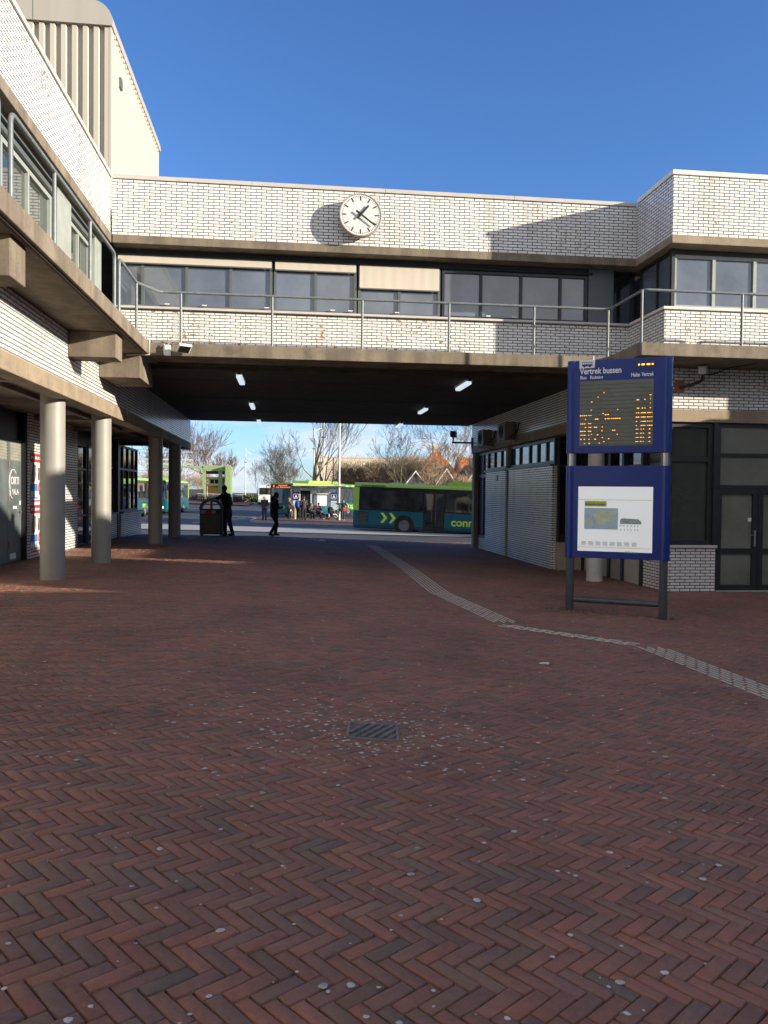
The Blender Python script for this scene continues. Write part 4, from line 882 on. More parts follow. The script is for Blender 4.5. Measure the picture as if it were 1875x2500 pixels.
# map case: lit white poster
M['map_white'] = mat('map_white', (.70, .72, .72), .25, emit=(.88, .93, .95), estr=.18)
w = MB(); w.box(.13, 1.32, y_ - .003, y_ + .003, S(.712), S(1.752)); mp_ = obj('route_map', w, M['map_white'], lo)
def U(px): return .13 + (px - 120) / 588.0 * 1.19
def V(py): return S(1.752 - (py - 1070) / 495.0 * 1.04)
def rect(px0, py0, px1, py1, nm, m, dy=.0035):
    w = MB(); w.box(U(px0), U(px1), y_ - dy - .001, y_ - dy, V(py1), V(py0)); return obj(nm, w, m, mp_)
rect(173, 1180, 348, 1222, 'title_band', simple('lime_band', (.50, .60, .02), .5, amt=.05))
w = MB(); put_text(w, 'Reisinformatie', .055, (U(178), y_ - .0062, V(1213)), ex, ey, .015, width=U(334) - U(178)); obj('title_text', w, M['sign_blue'], mp_)
rect(172, 1233, 440, 1396, 'map_water', simple('map_blue', (.46, .63, .70), .5, amt=.12, scale=8))
w = MB(); rm = random.Random(9)
def blob(cx, cy, rx, rz_, dy):
    n = 14; return [(U(cx) + rx * math.cos(2 * math.pi * k / n) * rm.uniform(.7, 1.15), y_ - dy, V(cy) + rz_ * math.sin(2 * math.pi * k / n) * rm.uniform(.7, 1.15)) for k in range(n)]
w.add(blob(320, 1300, .16, .125, .0052), [tuple(range(14))]); w.add(blob(205, 1340, .05, .06, .0053), [tuple(range(14))]); w.add(blob(405, 1270, .05, .06, .0054), [tuple(range(14))])
obj('map_land', w, simple('map_green', (.60, .67, .48), .5, amt=.15, scale=9), mp_)
w = MB()
for k in range(16): a = U(rm.uniform(190, 420)); b = V(rm.uniform(1245, 1390)); w.box(a, a + rm.uniform(.008, .03), y_ - .0064, y_ - .0056, b, b + .006)
obj('map_marks', w, simple('map_ink', (.26, .32, .36), .6), mp_)
w = MB(); w.prism([(U(457), V(1352)), (U(457), V(1320)), (U(475), V(1308)), (U(600), V(1314)), (U(623), V(1334)), (U(623), V(1352))], y_ - .0050, y_ - .0040, 'y'); obj('fare_table', w, simple('fare_grey', (.34, .43, .43), .6, amt=.3, scale=30), mp_)
simple('print_grey', (.58, .59, .62), .7, amt=.3, scale=60)
for r_ in range(2):
    for k in range(6): w = MB(); a = U(460 + k * 27 + rm.uniform(-3, 3)); b = V(1366 + r_ * 30); w.box(a, a + .012, y_ - .0052, y_ - .0042, b - .012, b + .012); obj('fare_mark', w, M['map_ink'], mp_)
for k in range(8):
    w = MB()
    for j in range(6): w.box(U(150 + k * 57), U(150 + k * 57 + 44 - (j * 7) % 13), y_ - .0046, y_ - .0042, V(1520 - j * 5.4), V(1520 - j * 5.4 - 3.2))
    obj('print_column', w, M['print_grey'], mp_)
w = MB(); w.box(U(121), U(700), y_ - .0046, y_ - .0042, V(1536), V(1533)); w.box(U(121), U(700), y_ - .0046, y_ - .0042, V(1172), V(1169)); obj('map_rule', w, simple('rule_yellow', (.55, .5, .15), .6), mp_)
w = MB(); put_text(w, '[H]ilversum', .05, (U(500), y_ - .0055, V(1572)), ex, ey, .01, width=U(594) - U(500)); obj('town_name', w, M['map_ink'], mp_)
w = MB(); w.tube([(.33, .02, S(3.78)), (.33, .02, S(3.86))], .012, 8); obj('aerial', w, M['galv'], sg)

# ================================================================ litter collector kiosk with arch
zb_ = gz(-2.8, 29.2)
bn = thing('advert_bin', 'arched dark advertising bin with posters standing under the passage', 'bin', (-2.81, 29.25, zb_), R(-4))
w = MB(); w.bbox(-.40, .40, -.16, .16, .06, .98, .03); obj('body', w, simple('bin_dark', (.012, .012, .013), .5), bn)
arc = [(-.42, .96)] + [(-.42 * math.cos(a), .96 + .38 * math.sin(a)) for a in [math.pi * k / 16 for k in range(1, 16)]] + [(.42, .96)]
inn = [(.33 * math.cos(a) * 1, .98 + .27 * math.sin(a)) for a in [math.pi * k / 16 for k in range(0, 17)]]
w = MB(); n = 17
for y in (-.15, .15): pass
vs = [(x, -.15, z) for x, z in arc] + [(-x, -.15, z) for x, z in inn] + [(x, .15, z) for x, z in arc] + [(-x, .15, z) for x, z in inn]
fs = [(i, i + 1, n + i + 1, n + i) for i in range(n - 1)] + [(2 * n + i + 1, 2 * n + i, 3 * n + i, 3 * n + i + 1) for i in range(n - 1)] + [(i + 1, i, 2 * n + i, 2 * n + i + 1) for i in range(n - 1)] + [(n + i, n + i + 1, 3 * n + i + 1, 3 * n + i) for i in range(n - 1)] + [(0, n, 3 * n, 2 * n), (2 * n - 1, n - 1, 3 * n - 1, 4 * n - 1)]
w.add(vs, fs); w.box(-.03, .03, -.12, .12, .98, 1.25); obj('arch', w, M['grey_post'], bn, smooth=40)
w = MB(); w.box(-.36, -.18, -.168, -.162, .80, .94); w.box(.02, .18, -.168, -.162, .80, .94); obj('sticker', w, simple('sticker_pale', (.34, .33, .32), .7), bn)
w = MB(); w.box(-.17, .01, -.168, -.162, .80, .94); obj('sticker', w, M['poster_red'], bn)
w = MB(); w.box(-.35, .35, -.166, -.162, .10, .77); pl = obj('poster_panel', w, simple('bin_poster', (.035, .035, .036), .35, amt=.7, scale=5), bn)
for x in (-.34, .34):
    w = MB(); w.box(x - .03, x + .03, -.12, .12, 0, .065); obj('foot', w, M['grey_post'], bn)

# ================================================================ unseen buildings round the camera; hall roofline and tall block made for their shade
simple('hall_wall', (.42, .38, .32), .85, amt=.1)
def plain_building(name, lab, boxes, m, mr, rows=()):
    t = thing(name, lab, 'building', (boxes[0][0], boxes[0][2], 0))
    off = (boxes[0][0], boxes[0][2], 0)
    for b in boxes:
        w = MB(); w.box(b[0], b[1], b[2], b[3], b[4] - .6 if b[4] == 0 else b[4], b[5]); obj('wall', w, m, t, off=off)
        w = MB(); w.box(b[0] - .12, b[1] + .12, b[2] - .12, b[3] + .12, b[5] + .003, b[5] + .25); obj('roof', w, mr, t, off=off)
    for (axis, at, out, u0, u1, z0, z1, n) in rows:
        for k in range(n):
            a = u0 + (u1 - u0) * k / n; window(t, axis, at, a + .15, a + (u1 - u0) / n - .15, z0, z1, M['frame_pale'], M['glass_grey'], out=out, fw=.08, off=off)
    return t
plain_building('unseen_hall', 'low unseen hall right of the square, its stepped flat roof shaped for the shade it casts', [(14.0, 24.0, -30.0, 2.9, 0, 4.75), (14.05, 24.0, 3.16, 7.1, 0, 4.05), (14.05, 24.0, 7.36, 10.2, 0, 3.70), (14.0, 24.0, 10.46, 13.2, 0, 4.32), (14.0, 24.0, 13.46, 14.9, 0, 5.25), (14.01, 20.0, 4.3, 6.8, 4.31, 6.3)], M['hall_wall'], M['coping'], [('x', 13.99, -1, -28, 2, .8, 3.0, 12)])  # out of view; roof steps and raised box shaped for the shade patches
plain_building('shade_block', 'tall plain unseen block added beyond the right station building to shade the nearest bus', [(32.0, 40.0, 32.4, 40.0, 0, 10.2)], M['hall_wall'], M['coping'], [('y', 32.39, -1, 33, 39, 2.0, 4.0, 3)])  # unseen block, added so that the nearest bus stands in shade
plain_building('office_block', 'brick office block with rows of windows facing the square from behind the viewpoint', [(-60.0, 10.5, -46.0, -33.0, 0, 13.0)], simple('office_brick', (.30, .20, .14), .9, amt=.12), M['coping'], [('y', -32.99, 1, -34, 10, 1.5 + 3.4 * f, 3.5 + 3.4 * f, 14) for f in range(3)])

# ================================================================ buses
simple('bus_teal', (.002, .085, .115), .28, amt=.06); simple('bus_green', (.29, .49, .075), .3, amt=.05); simple('bus_black', (.011, .012, .013), .25, amt=.15)
simple('bus_lime_text', (.50, .68, .06), .4, amt=.05); simple('rim', (.12, .12, .12), .5); simple('bus_inside', (.05, .05, .048), .8, amt=.5, scale=3)
M['lamp_white'] = mat('lamp_white', (.8, .8, .75), .2, emit=(1, .9, .7), estr=1.2)
simple('roof_grey', (.45, .47, .44), .5)
def bus(loc, rz, lab, L=12.0, ry=0.0, doors=(), wheels=(3.15, 9.2), texts=(), roof_text=None, chevron=None, dest=None, pods=((1.0, 3.6),), grille=None, mirror=True):
    """local frame: rear at x=0, front at x=L, right side at -y"""
    t = thing('city_bus', lab, 'bus', loc, rz, group='green and teal city buses', ry=ry)
    W = 1.27
    def shell(z0, z1, wt, y0=None):
        return [(-W, z0), (W, z0), (wt, z1), (-wt, z1)]
    w = MB(); w.prism([(-W + .04, .30), (W - .04, .30), (W, .42), (W, 1.32), (-W, 1.32), (-W, .42)], .02, L - .05, 'x'); body = obj('body', w, M['bus_teal'], t)
    w = MB(); w.prism([(-W, 1.323), (W, 1.323), (W - .05, 2.735), (-W + .05, 2.735)], .02, L - .03, 'x'); obj('window_band', w, M['bus_black'], t)
    rp = [(-W + .05, 2.738), (W - .05, 2.738), (W - .06, 2.84), (W - .14, 2.93), (W - .30, 2.98), (-W + .30, 2.98), (-W + .14, 2.93), (-W + .06, 2.84)]
    w = MB(); w.prism(rp, .0, L - .02, 'x'); roof = obj('roof', w, M['bus_green'], t, smooth=30)
    for a, b in pods:
        pp = [(a, 2.985), (a + .12, 3.12), (a + .3, 3.22), (b - .3, 3.22), (b - .12, 3.12), (b, 2.985)]
        w = MB(); w.prism(pp, -.85, .85, 'y'); obj('roof_pod', w, M['bus_green'], roof, smooth=35)
    for x in (L * .2, L * .32, L * .62):
        if all(not (a - .6 < x < b + .6) for a, b in pods): w = MB(); w.bbox(x - .3, x + .3, -.3, .3, 2.982, 3.04, .02); obj('roof_hatch', w, M['roof_grey'], roof)
    w = MB(); w.box(-.012, .34, -W - .006, W + .006, 1.30, 2.69); obj('rear_pillar', w, M['bus_green'], t)
    w = MB(); w.box(-.018, .0, -W + .12, W - .12, .5, 1.3); obj('rear_panel', w, M['bus_teal'], t)
    for s_ in (-1, 1):
        dd = list(doors) if s_ < 0 else []
        xs_ = []; x = .55
        while x < L - 1.2:
            wd_ = 1.62 if x > 1 else 1.05
            if not any(x + wd_ > d[0] - .02 and x < d[1] + .02 for d in dd): xs_.append((x, min(x + wd_, L - .9)))
            else:
                d = [d for d in dd if x + wd_ > d[0] - .02 and x < d[1] + .02][0]
                if d[0] - x > .5: xs_.append((x, d[0] - .06))
                x = d[1] + .06 - wd_ - .06
            x += wd_ + .06
        for a, b in xs_:
            m0, m1 = (1.42, 2.52); w = MB(); ya, yb = (W - (m0 - 1.323) * .0374, W - (m1 - 1.323) * .0374)
            w.add([(a, s_ * (ya + .004), m0), (b, s_ * (ya + .004), m0), (b, s_ * (yb + .004), m1), (a, s_ * (yb + .004), m1)], [(0, 1, 2, 3)] if s_ < 0 else [(3, 2, 1, 0)]); obj('window', w, M['bus_glass'], t)
        for x in wheels:
            w = MB(); w.disc((x, s_ * W, .50), .60, .60, -.002 * 1, .004, 'y', 28); w.box(x - .6, x + .6, s_ * W - .004, s_ * W + .003, .29, .5); obj('wheel_arch', w, M['bus_black'], body)
            wh = MB(); wh.disc((x, s_ * (W - .13), .49), .485, .485, -.13, .13, 'y', 28); wh = obj('wheel', wh, M['black_rubber'], t, smooth=40)
            rm_ = MB(); rm_.disc((x, s_ * (W + .004), .49), .29, .27, -.004, .004, 'y', 20); rm_.ring((x, s_ * W, .49), .30, .03, 'y', 20, 6)
            for k in range(8): a = k * math.pi / 4; rm_.disc((x + .19 * math.cos(a), s_ * (W + .008), .49 + .19 * math.sin(a)), .025, .025, -.006, .006, 'y', 6)
            obj('rim', rm_, M['rim'], wh)
    for a, b in doors:
        w = MB(); w.box(a, b, -W - .008, -W + .02, .34, 2.60); d = obj('door', w, M['bus_black'], t)
        for q0, q1 in ((a + .07, (a + b) / 2 - .05), ((a + b) / 2 + .05, b - .07)): w = MB(); w.box(q0, q1, -W - .012, -W - .008, .55, 2.45); obj('door_pane', w, M['bus_glass'], d)
        w = MB()
        for q in ((a + b) / 2 - .12, (a + b) / 2 + .12): w.tube([(q, -W - .03, .8), (q, -W - .03, 1.9)], .015, 6)
        obj('door_rail', w, M['frame_grey'], d)
    w = MB()
    for s_ in (-1, 1):
        for k in range(9): x = .95 + k * 1.25; w.box(x, x + .012, s_ * W - .002, s_ * W + .002, .44, 1.31)
        w.box(.3, L - .1, s_ * W - .002, s_ * W + .003, .415, .435)
    obj('panel_seams', w, M['bus_black'], body)
    # front
    w = MB(); w.add([(L - .04, -W + .06, 1.18), (L - .04, W - .06, 1.18), (L - .028, W - .10, 2.52), (L - .028, -W + .10, 2.52), (L + .02, -W + .16, 1.2), (L + .02, W - .16, 1.2), (L - .02, W - .2, 2.5), (L - .02, -W + .2, 2.5)],
                    [(4, 5, 6, 7), (0, 1, 5, 4), (1, 2, 6, 5), (2, 3, 7, 6), (3, 0, 4, 7)]); obj('windscreen', w, glass_mat('windscreen', (.03, .06, .10), ior=1.7) if 'windscreen' not in M else M['windscreen'], t)
    w = MB(); w.bbox(L - .06, L + .015, -W + .04, W - .04, .32, 1.17, .03); obj('bumper', w, M['bus_teal'], t)
    w = MB(); w.box(L - .06, L - .015, -W + .1, W - .1, 2.525, 2.86); ds = obj('destination_box', w, M['bus_black'], t)
    if dest:
        w = MB(); ex_, ey_ = (0, 1, 0), (0, 0, 1); xo = L - .012
        put_text(w, dest[0], .34, (xo, -.95, 2.57), ex_, ey_, .02); put_text(w, dest[1], .17, (xo, -.38, 2.70), ex_, ey_, .02, width=.95); put_text(w, dest[2], .15, (xo, -.62, 2.555), ex_, ey_, .02, width=1.55)
        obj('destination_text', w, M['led_orange'], ds)
        w = MB(); put_text(w, '\u00bb', .55, (L + .018, .1, .72), ex_, ey_, .02); obj('chevron', w, M['bus_lime_text'], t)
    for s_ in (-1, 1):
        w = MB(); w.disc((L + .012, s_ * .92, .62), .12, .11, 0, .012, 'x', 16); obj('headlight', w, M['lamp_white'], t)
        if mirror: w = MB(); w.tube([(L - .05, s_ * 1.15, 2.75), (L + .25, s_ * 1.42, 2.72), (L + .28, s_ * 1.45, 2.5)], .022, 6); w.bbox(L + .22, L + .32, s_ * 1.45 - .13, s_ * 1.45 + .13, 2.02, 2.5, .02); obj('mirror', w, M['black_paint'], t)
    w = MB(); w.bbox(.05, L - .1, -W + .1, W - .1, .22, .32, .01); obj('underbody', w, M['black_paint'], t)
    for (s, size, x, z, side, wd_) in texts:
        w = MB()
        if side < 0: put_text(w, s, size, (x, -W - .005, z), (1, 0, 0), (0, 0, 1), .02, width=wd_)
        else: put_text(w, s, size, (x, W + .005, z), (-1, 0, 0), (0, 0, 1), .02, width=wd_)
        obj('lettering', w, M['bus_lime_text'], t)
    if roof_text:
        w = MB(); put_text(w, roof_text, .22, (.42, -W + .035, 2.748), (1, 0, 0), (0, 0, 1), .012, width=1.5); obj('roof_lettering', w, M['bus_black'], t)
    if chevron:
        w = MB()
        for k in range(2):
            x = chevron + k * .52; q = [(x, .60), (x + .17, .60), (x + .42, .90), (x + .17, 1.20), (x, 1.20), (x + .22, .90)]
            w.prism(q, -W - .006, -W - .003, 'y')
        obj('chevron', w, M['bus_lime_text'], t)
    if grille:
        w = MB(); w.box(grille, grille + .6, -W - .006, -W + .02, .52, 1.22)
        obj('engine_grille', w, M['bus_black'], t)
        w = MB()
        for k in range(8): w.box(grille + .02, grille + .58, -W - .010, -W - .0062, .55 + k * .083, .575 + k * .083)
        obj('grille_slats', w, M['frame_grey'], t)
    return t
bx_, by_ = 4.15, 49.35
bus((bx_, by_, gz(7, 48) + .0), math.atan2(-2.2, 6.5), 'nearest bus, side on in shadow with two green chevrons on its teal flank', doors=((4.28, 5.55), (9.8, 11.0)), wheels=(3.15, 9.0), ry=R(1.6),
    texts=(('connexxion', .66, 5.95, .60, -1, 3.2),), roof_text='connexxion', chevron=1.7, pods=((5.6, 9.0),), grille=.32)
hd = math.atan2(-8.3, -5.9)
fx, fy = -.75, 69.9     # middle of the front
bus((fx - 12 * math.cos(hd), fy - 12 * math.sin(hd), gz(2, 74) + .02), hd, 'bus behind the shelter with an orange route 4 destination display', dest=('4', 'Oosterengh', 'via Seinhorst'), pods=((4.0, 9.2),), wheels=(3.0, 9.2),
    texts=(('TAXI', .62, 3.6, .62, 1, 1.5), ('D', .62, 5.2, .62, 1, .4)))
bus((-12.3, 53.6, gz(-11, 60)), R(90), 'teal and lime bus at far left with yellow lettering, mostly hidden by the building', texts=(('revoo', .62, 8.1, .70, -1, 1.5),), pods=((2.0, 4.6),))
bus((-11.1, 79.6, gz(-10.5, 70)), R(-91.5), 'teal bus seen from its front between the third and fourth columns', dest=('2', 'Station', 'Hilversum'), pods=((3.0, 6.5),), texts=(('connexxion', .55, 9.0, .66, 1, 2.6),))

# white van
vn = thing('white_van', 'small white van parked behind the standing people at the stop', 'van', (-3.4, 112, gz(-3.6, 112)), R(-88))
w = MB(); w.prism([(-1.0, .3), (1.0, .3), (1.0, 1.3), (.88, 2.35), (.7, 2.5), (-.7, 2.5), (-.88, 2.35), (-1.0, 1.3)], 0, 5.2, 'x'); obj('body', w, M['white_paint'], vn, smooth=30)
w = MB(); w.box(5.19, 5.23, -.85, .85, 1.3, 2.2); obj('windscreen', w, M['bus_glass'], vn)
for s_ in (-1, 1):
    w = MB(); w.box(3.6, 4.9, s_ * .99 - .02, s_ * .99 + .02, 1.4, 2.1); obj('side_window', w, M['bus_glass'], vn)
    w = MB(); w.disc((5.22, s_ * .75, .85), .12, .12, -.02, .02, 'x', 12); obj('headlight', w, M['lamp_white'], vn)
    for x in (1.0, 4.2): w = MB(); w.disc((x, s_ * .9, .36), .36, .36, -.12, .12, 'y', 18); obj('wheel', w, M['black_rubber'], vn)

# blue train behind the buses
tr = thing('train', 'blue roofed train carriage standing beyond the left bus', 'train', (-40, 92, .4))
w = MB(); w.bbox(0, 22, 0, 2.9, .8, 2.6, .05); obj('body', w, simple('train_yellow', (.55, .42, .05), .4), tr)
w = MB(); w.prism([(-.02, 2.61), (2.92, 2.61), (2.8, 3.3), (2.2, 3.6), (.7, 3.6), (.1, 3.3)], 0, 22, 'x'); obj('roof', w, simple('train_blue', (.01, .16, .55), .4), tr)
for k in range(9): w = MB(); w.box(1 + k * 2.3, 2.8 + k * 2.3, -.015, .01, 1.4, 2.3); obj('window', w, M['bus_glass'], tr)

# ================================================================ bus stop
zs = gz(1.5, 63) + .11
sh = thing('bus_shelter', 'white framed glass bus shelter with timetable case and blue stop flags', 'bus shelter', (.12, 63.7, zs))
simple('shelter_white', (.62, .63, .62), .4)
for x in (0, .62, 1.5, 2.95): w = MB(); w.tube([(x, 0, 0), (x, 0, 2.5)], .04, 8); obj('post', w, M['shelter_white'], sh)
w = MB()
pf = [(-1.25, 2.62), (-.9, 2.50), (-.4, 2.43), (.2, 2.42), (.2, 2.45), (-.4, 2.46), (-.9, 2.53), (-1.25, 2.65)]
w.prism(pf, -.05, 4.1, 'x'); obj('roof', w, simple('shelter_roof', (.30, .33, .33), .25), sh)
w = MB(); w.box(-.05, 3.0, -.03, .03, 2.28, 2.36); w.box(1.5, 2.95, -.025, .025, 1.98, 2.06)
for x in (0, 1.5, 2.95): w.tube([(x, 0, 2.46), (x, -.8, 2.56), (x, -1.2, 2.62)], .025, 6)
obj('frame', w, M['shelter_white'], sh)
w = MB(); w.box(.66, 1.46, -.006, .006, .35, 2.26); obj('glass_panel', w, M['glass_dark'], sh)
w = MB(); w.bbox(1.62, 2.86, -.06, .02, .98, 1.96, .01); cs_ = obj('timetable_case', w, M['frame_grey'], sh)
w = MB(); w.box(1.72, 2.76, -.066, -.061, 1.06, 1.88); obj('timetable', w, M['letter_white'], cs_)
w = MB(); w.box(.08, .58, -.02, .02, .7, 2.2); obj('info_panel', w, simple('info_yellow', (.62, .40, .10), .5, amt=.4, scale=3), sh)
w = MB(); w.box(.02, .56, -.045, -.022, 2.02, 2.12); obj('red_strip', w, M['poster_red'], sh)
for x0 in (-.02, 2.98):
    w = MB(); w.box(x0 + .10, x0 + .58, -.12, -.08, 1.48, 2.12); f_ = obj('stop_flag', w, M['sign_blue'], sh)
    w = MB(); put_text(w, 'A', .34, (x0 + .34, -.124, 1.66), (1, 0, 0), (0, 0, 1), .02, 'CENTER')
    for (a, b, c, d) in ((.14, .54, 1.60, 1.62), (.14, .54, 1.96, 1.98), (.14, .16, 1.60, 1.98), (.52, .54, 1.60, 1.98)): w.box(x0 + a, x0 + b, -.125, -.121, c, d)
    obj('flag_letter', w, M['letter_white'], f_)
    w = MB(); w.box(x0 + .10, x0 + .58, -.12, -.08, .75, 1.47); obj('flag_panel', w, simple('flag_pale', (.40, .46, .48), .5) if 'flag_pale' not in M else M['flag_pale'], sh)
w = MB(); w.bbox(.95, 2.85, -.55, -.15, .43, .47, .01); w.box(1.1, 1.14, -.5, -.2, 0, .43); w.box(2.62, 2.66, -.5, -.2, 0, .43); obj('bench', w, M['shelter_white'], sh)
bp = thing('litter_bin', 'round tan litter bin standing between the people and the shelter end', 'bin', (.36, 62.6, zs))
w = MB(); w.tube([(0, 0, .12), (0, 0, 1.02)], [.20, .22], 18); obj('body', w, simple('bin_tan', (.42, .30, .16), .5), bp, smooth=40)
w = MB(); w.ring((0, 0, 1.03), .21, .03, 'z', 18, 6); w.tube([(-.25, -.05, 0), (-.25, -.05, 1.15)], .03, 6); w.tube([(0, 0, 0), (0, 0, .12)], .1, 8); obj('frame', w, M['shelter_white'], bp)
def pole(x, y, h, r_, lab, heads=(), off=0.0, name='lamp_post'):
    z = gz(x, y) + off; t = thing(name, lab, 'lamp post', (x, y, z))
    w = MB(); w.tube([(0, 0, 0), (0, 0, h)], [r_, r_ * .72], 12); obj('pole', w, M['galv'], t, smooth=40)
    w = MB(); w.tube([(0, 0, 0), (0, 0, .9)], r_ * 1.25, 12); obj('base', w, M['galv'], t, smooth=40)
    for (dx, hz) in heads:
        w = MB(); w.tube([(0, 0, hz), (dx * .5, 0, hz + .2)], .04, 6); mt = Matrix.Translation((dx, 0, hz + .25)) @ Matrix.Rotation(R(25 * (1 if dx > 0 else -1)), 4, 'Y'); w.bbox(-.45, .45, -.18, .18, -.07, .07, .03, mt); obj('lamp_head', w, M['white_paint'], t)
    if heads: w = MB(); w.disc((0, 0, h * .72), .28, .22, 0, .14, 'z', 12); obj('collar', w, M['grey_post'], t)
    return t
pole(3.80, 62.7, 12.0, .085, 'thick pale lamp post that the man in the black jacket leans on', off=.11, heads=((.8, 11.6),))
pole(3.9, 95.5, 11.8, .10, 'tall pale mast with white lamps rising above the bus roof, right of two', heads=((.7, 10.3), (-.7, 9.2)))
pole(3.4, 118, 11.2, .11, 'tall pale mast with white lamps behind the big bare tree, left of two', heads=((.7, 9.0), (-.6, 7.6)))
pole(-8.86, 160, 9.9, .12, 'slim white lamp mast standing alone against the sky near the hedge', heads=((.6, 8.8), (.45, 7.6)))
pole(8.6, 110, 5.6, .08, 'short white lamp post in front of the brown hedge', heads=())
for i, (x, y, h, lb_) in enumerate(((-19.2, 150, 6.0, 'slender lamp post farthest left beyond the bike racks'), (-15.2, 150, 7.0, 'slender lamp post just left of the green gantry hut'), (-4.0, 175, 4.5, 'slender lamp post far off beyond the white van'), (-10.9, 148, 6.2, 'thin pole rising in front of the green lift frame'))):
    pole(x, y, h, .06, lb_)
# ================================================================ people
SKIN = simple('skin', (.42, .25, .18), .6, amt=.05); SKIN2 = simple('skin_dark', (.20, .12, .085), .6, amt=.05)
def cloth(k, rgb): return M[k] if k in M else simple(k, rgb, .9, amt=.2, scale=7, bump=.15)
def person(loc, rz, lab, J, jacket, trousers, hair, shoes, group=None, skin=None, scale=1.0, vox=.014, hairlen=0.0, hood=False, coat=0.0, extra=None, cat='person'):
    """J: joint positions (x right-hand side +, y forward, z up) for a 1.75 m figure"""
    t = thing('person', lab, cat, loc, rz, group); t.scale = (scale,) * 3
    skin = skin or SKIN
    g = {k: Vector(v) for k, v in J.items()}
    b = MB(); head = g['head']; fwd = g.get('look', Vector((0, 1, 0))).normalized()
    side = fwd.cross(Vector((0, 0, 1))).normalized(); upv = side.cross(fwd)
    b.ball(head, .078, .095, .118, 12, 9); b.cap(head - upv * .06 + fwd * .03, head - upv * .085 + fwd * .045, .052, .045)
    b.cap(head + fwd * .085 - upv * .005, head + fwd * .105 - upv * .03, .012, .017, 6)
    for s_ in (-1, 1): b.ball(head + side * s_ * .08 - upv * .01 - fwd * .01, .016, .022, .032, 6, 5)
    b.cap(g['neck'], head - upv * .07, .062, .052); b.cap(g['pelvis'], g['chest'], .135, .15); b.cap(g['chest'], g['neck'], .14, .07)
    for s_ in 'LR':
        b.cap(g['sh' + s_], g['el' + s_], .052, .042); b.cap(g['el' + s_], g['wr' + s_], .042, .028); b.cap(g['chest'] + Vector((0, 0, .06)), g['sh' + s_], .1, .06)
        b.cap(g['hip' + s_], g['kn' + s_], .085, .058); b.cap(g['kn' + s_], g['an' + s_], .056, .038); b.cap(g['pelvis'], g['hip' + s_], .12, .10)
        f = (g['an' + s_] - g['kn' + s_]).normalized(); toe = g.get('toe' + s_, g['an' + s_] + Vector((0, .15, -.045))); b.cap(g['an' + s_] + Vector((0, -.02, -.03)), toe, .038, .032)
        # hand: palm, four unequal fingers slightly curled, thumb off the side
        d = (g['wr' + s_] - g['el' + s_]).normalized(); sd = Vector((1 if s_ == 'R' else -1, 0, 0)); wv = d.cross(sd); wv = wv.normalized() if wv.length > .1 else Vector((0, 1, 0)); nv = d.cross(wv)
        p0 = g['wr' + s_]; pe = p0 + d * .085
        for k in (-1, 0, 1): b.cap(p0 + wv * k * .012, pe + wv * k * .024, .020, .016, 6)
        for k, l in enumerate((.066, .078, .073, .055)):
            q = pe + wv * (k - 1.5) * .021; m_ = q + d * l * .55 + nv * .006; b.cap(q, m_, .0105, .010, 6); b.cap(m_, m_ + d * l * .45 + nv * .022, .010, .009, 6)
        q = p0 + d * .03 - wv * .03; m_ = q + d * .035 - wv * .022; b.cap(q, m_, .012, .011, 6); b.cap(m_, m_ + d * .032 + nv * .01, .011, .009, 6)
    remeshed('body', b, skin, t, vox)
    for s_ in (-1, 1):
        e = MB(); e.ball(head + fwd * .083 + side * s_ * .032 + upv * .012, .011, .011, .008, 6, 5); obj('eye', e, M['black_paint'], t)
    e = MB(); e.ball(head + fwd * .086 - upv * .058, .022, .012, .007, 8, 5); obj('mouth', e, M['lip'], t)
    # clothing
    b = MB(); b.cap(g['pelvis'] + Vector((0, 0, -.02)), g['chest'], .165, .178); b.cap(g['chest'], g['neck'] + Vector((0, 0, -.03)), .165, .085)
    for s_ in 'LR':
        b.cap(g['chest'] + Vector((0, 0, .05)), g['sh' + s_], .125, .082); b.cap(g['sh' + s_], g['el' + s_], .078, .064); b.cap(g['el' + s_], g['el' + s_].lerp(g['wr' + s_], .95), .064, .047)
        if coat: b.cap(g['hip' + s_], g['hip' + s_].lerp(g['kn' + s_], coat), .135, .12)
    b.ring((g['neck'].x, g['neck'].y, g['neck'].z), .066, .022, 'z', 12, 6)
    if hood: b.cap(g['neck'] - fwd * .10 + Vector((0, 0, .0)), g['neck'] - fwd * .06 + Vector((0, 0, .07)), .09, .07)
    remeshed('jacket', b, jacket, t, vox)
    b = MB()
    for s_ in 'LR': b.cap(g['pelvis'], g['hip' + s_], .14, .125); b.cap(g['hip' + s_], g['kn' + s_], .108, .082); b.cap(g['kn' + s_], g['kn' + s_].lerp(g['an' + s_], .95), .080, .066)
    remeshed('trousers', b, trousers, t, vox)
    for s_ in 'LR':
        b = MB(); toe = g.get('toe' + s_, g['an' + s_] + Vector((0, .15, -.045))); b.cap(g['an' + s_] + Vector((0, -.03, -.03)), toe, .052, .044); b.cap(g['an' + s_], g['an' + s_] + Vector((0, 0, -.03)), .05, .05); remeshed('shoe', b, shoes, t, vox)
    b = MB(); b.ball(head + upv * .028 - fwd * .018, .089, .104, .112, 12, 8)
    if hairlen: b.cap(head - fwd * .06, head - fwd * .075 - upv * hairlen, .08, .055); [b.cap(head + side * s_ * .06 - fwd * .03, head + side * s_ * .075 - fwd * .03 - upv * hairlen * .8, .045, .035) for s_ in (-1, 1)]
    remeshed('hair', b, hair, t, vox)
    if extra: extra(t, g)
    return t
simple('lip', (.25, .09, .08), .6)
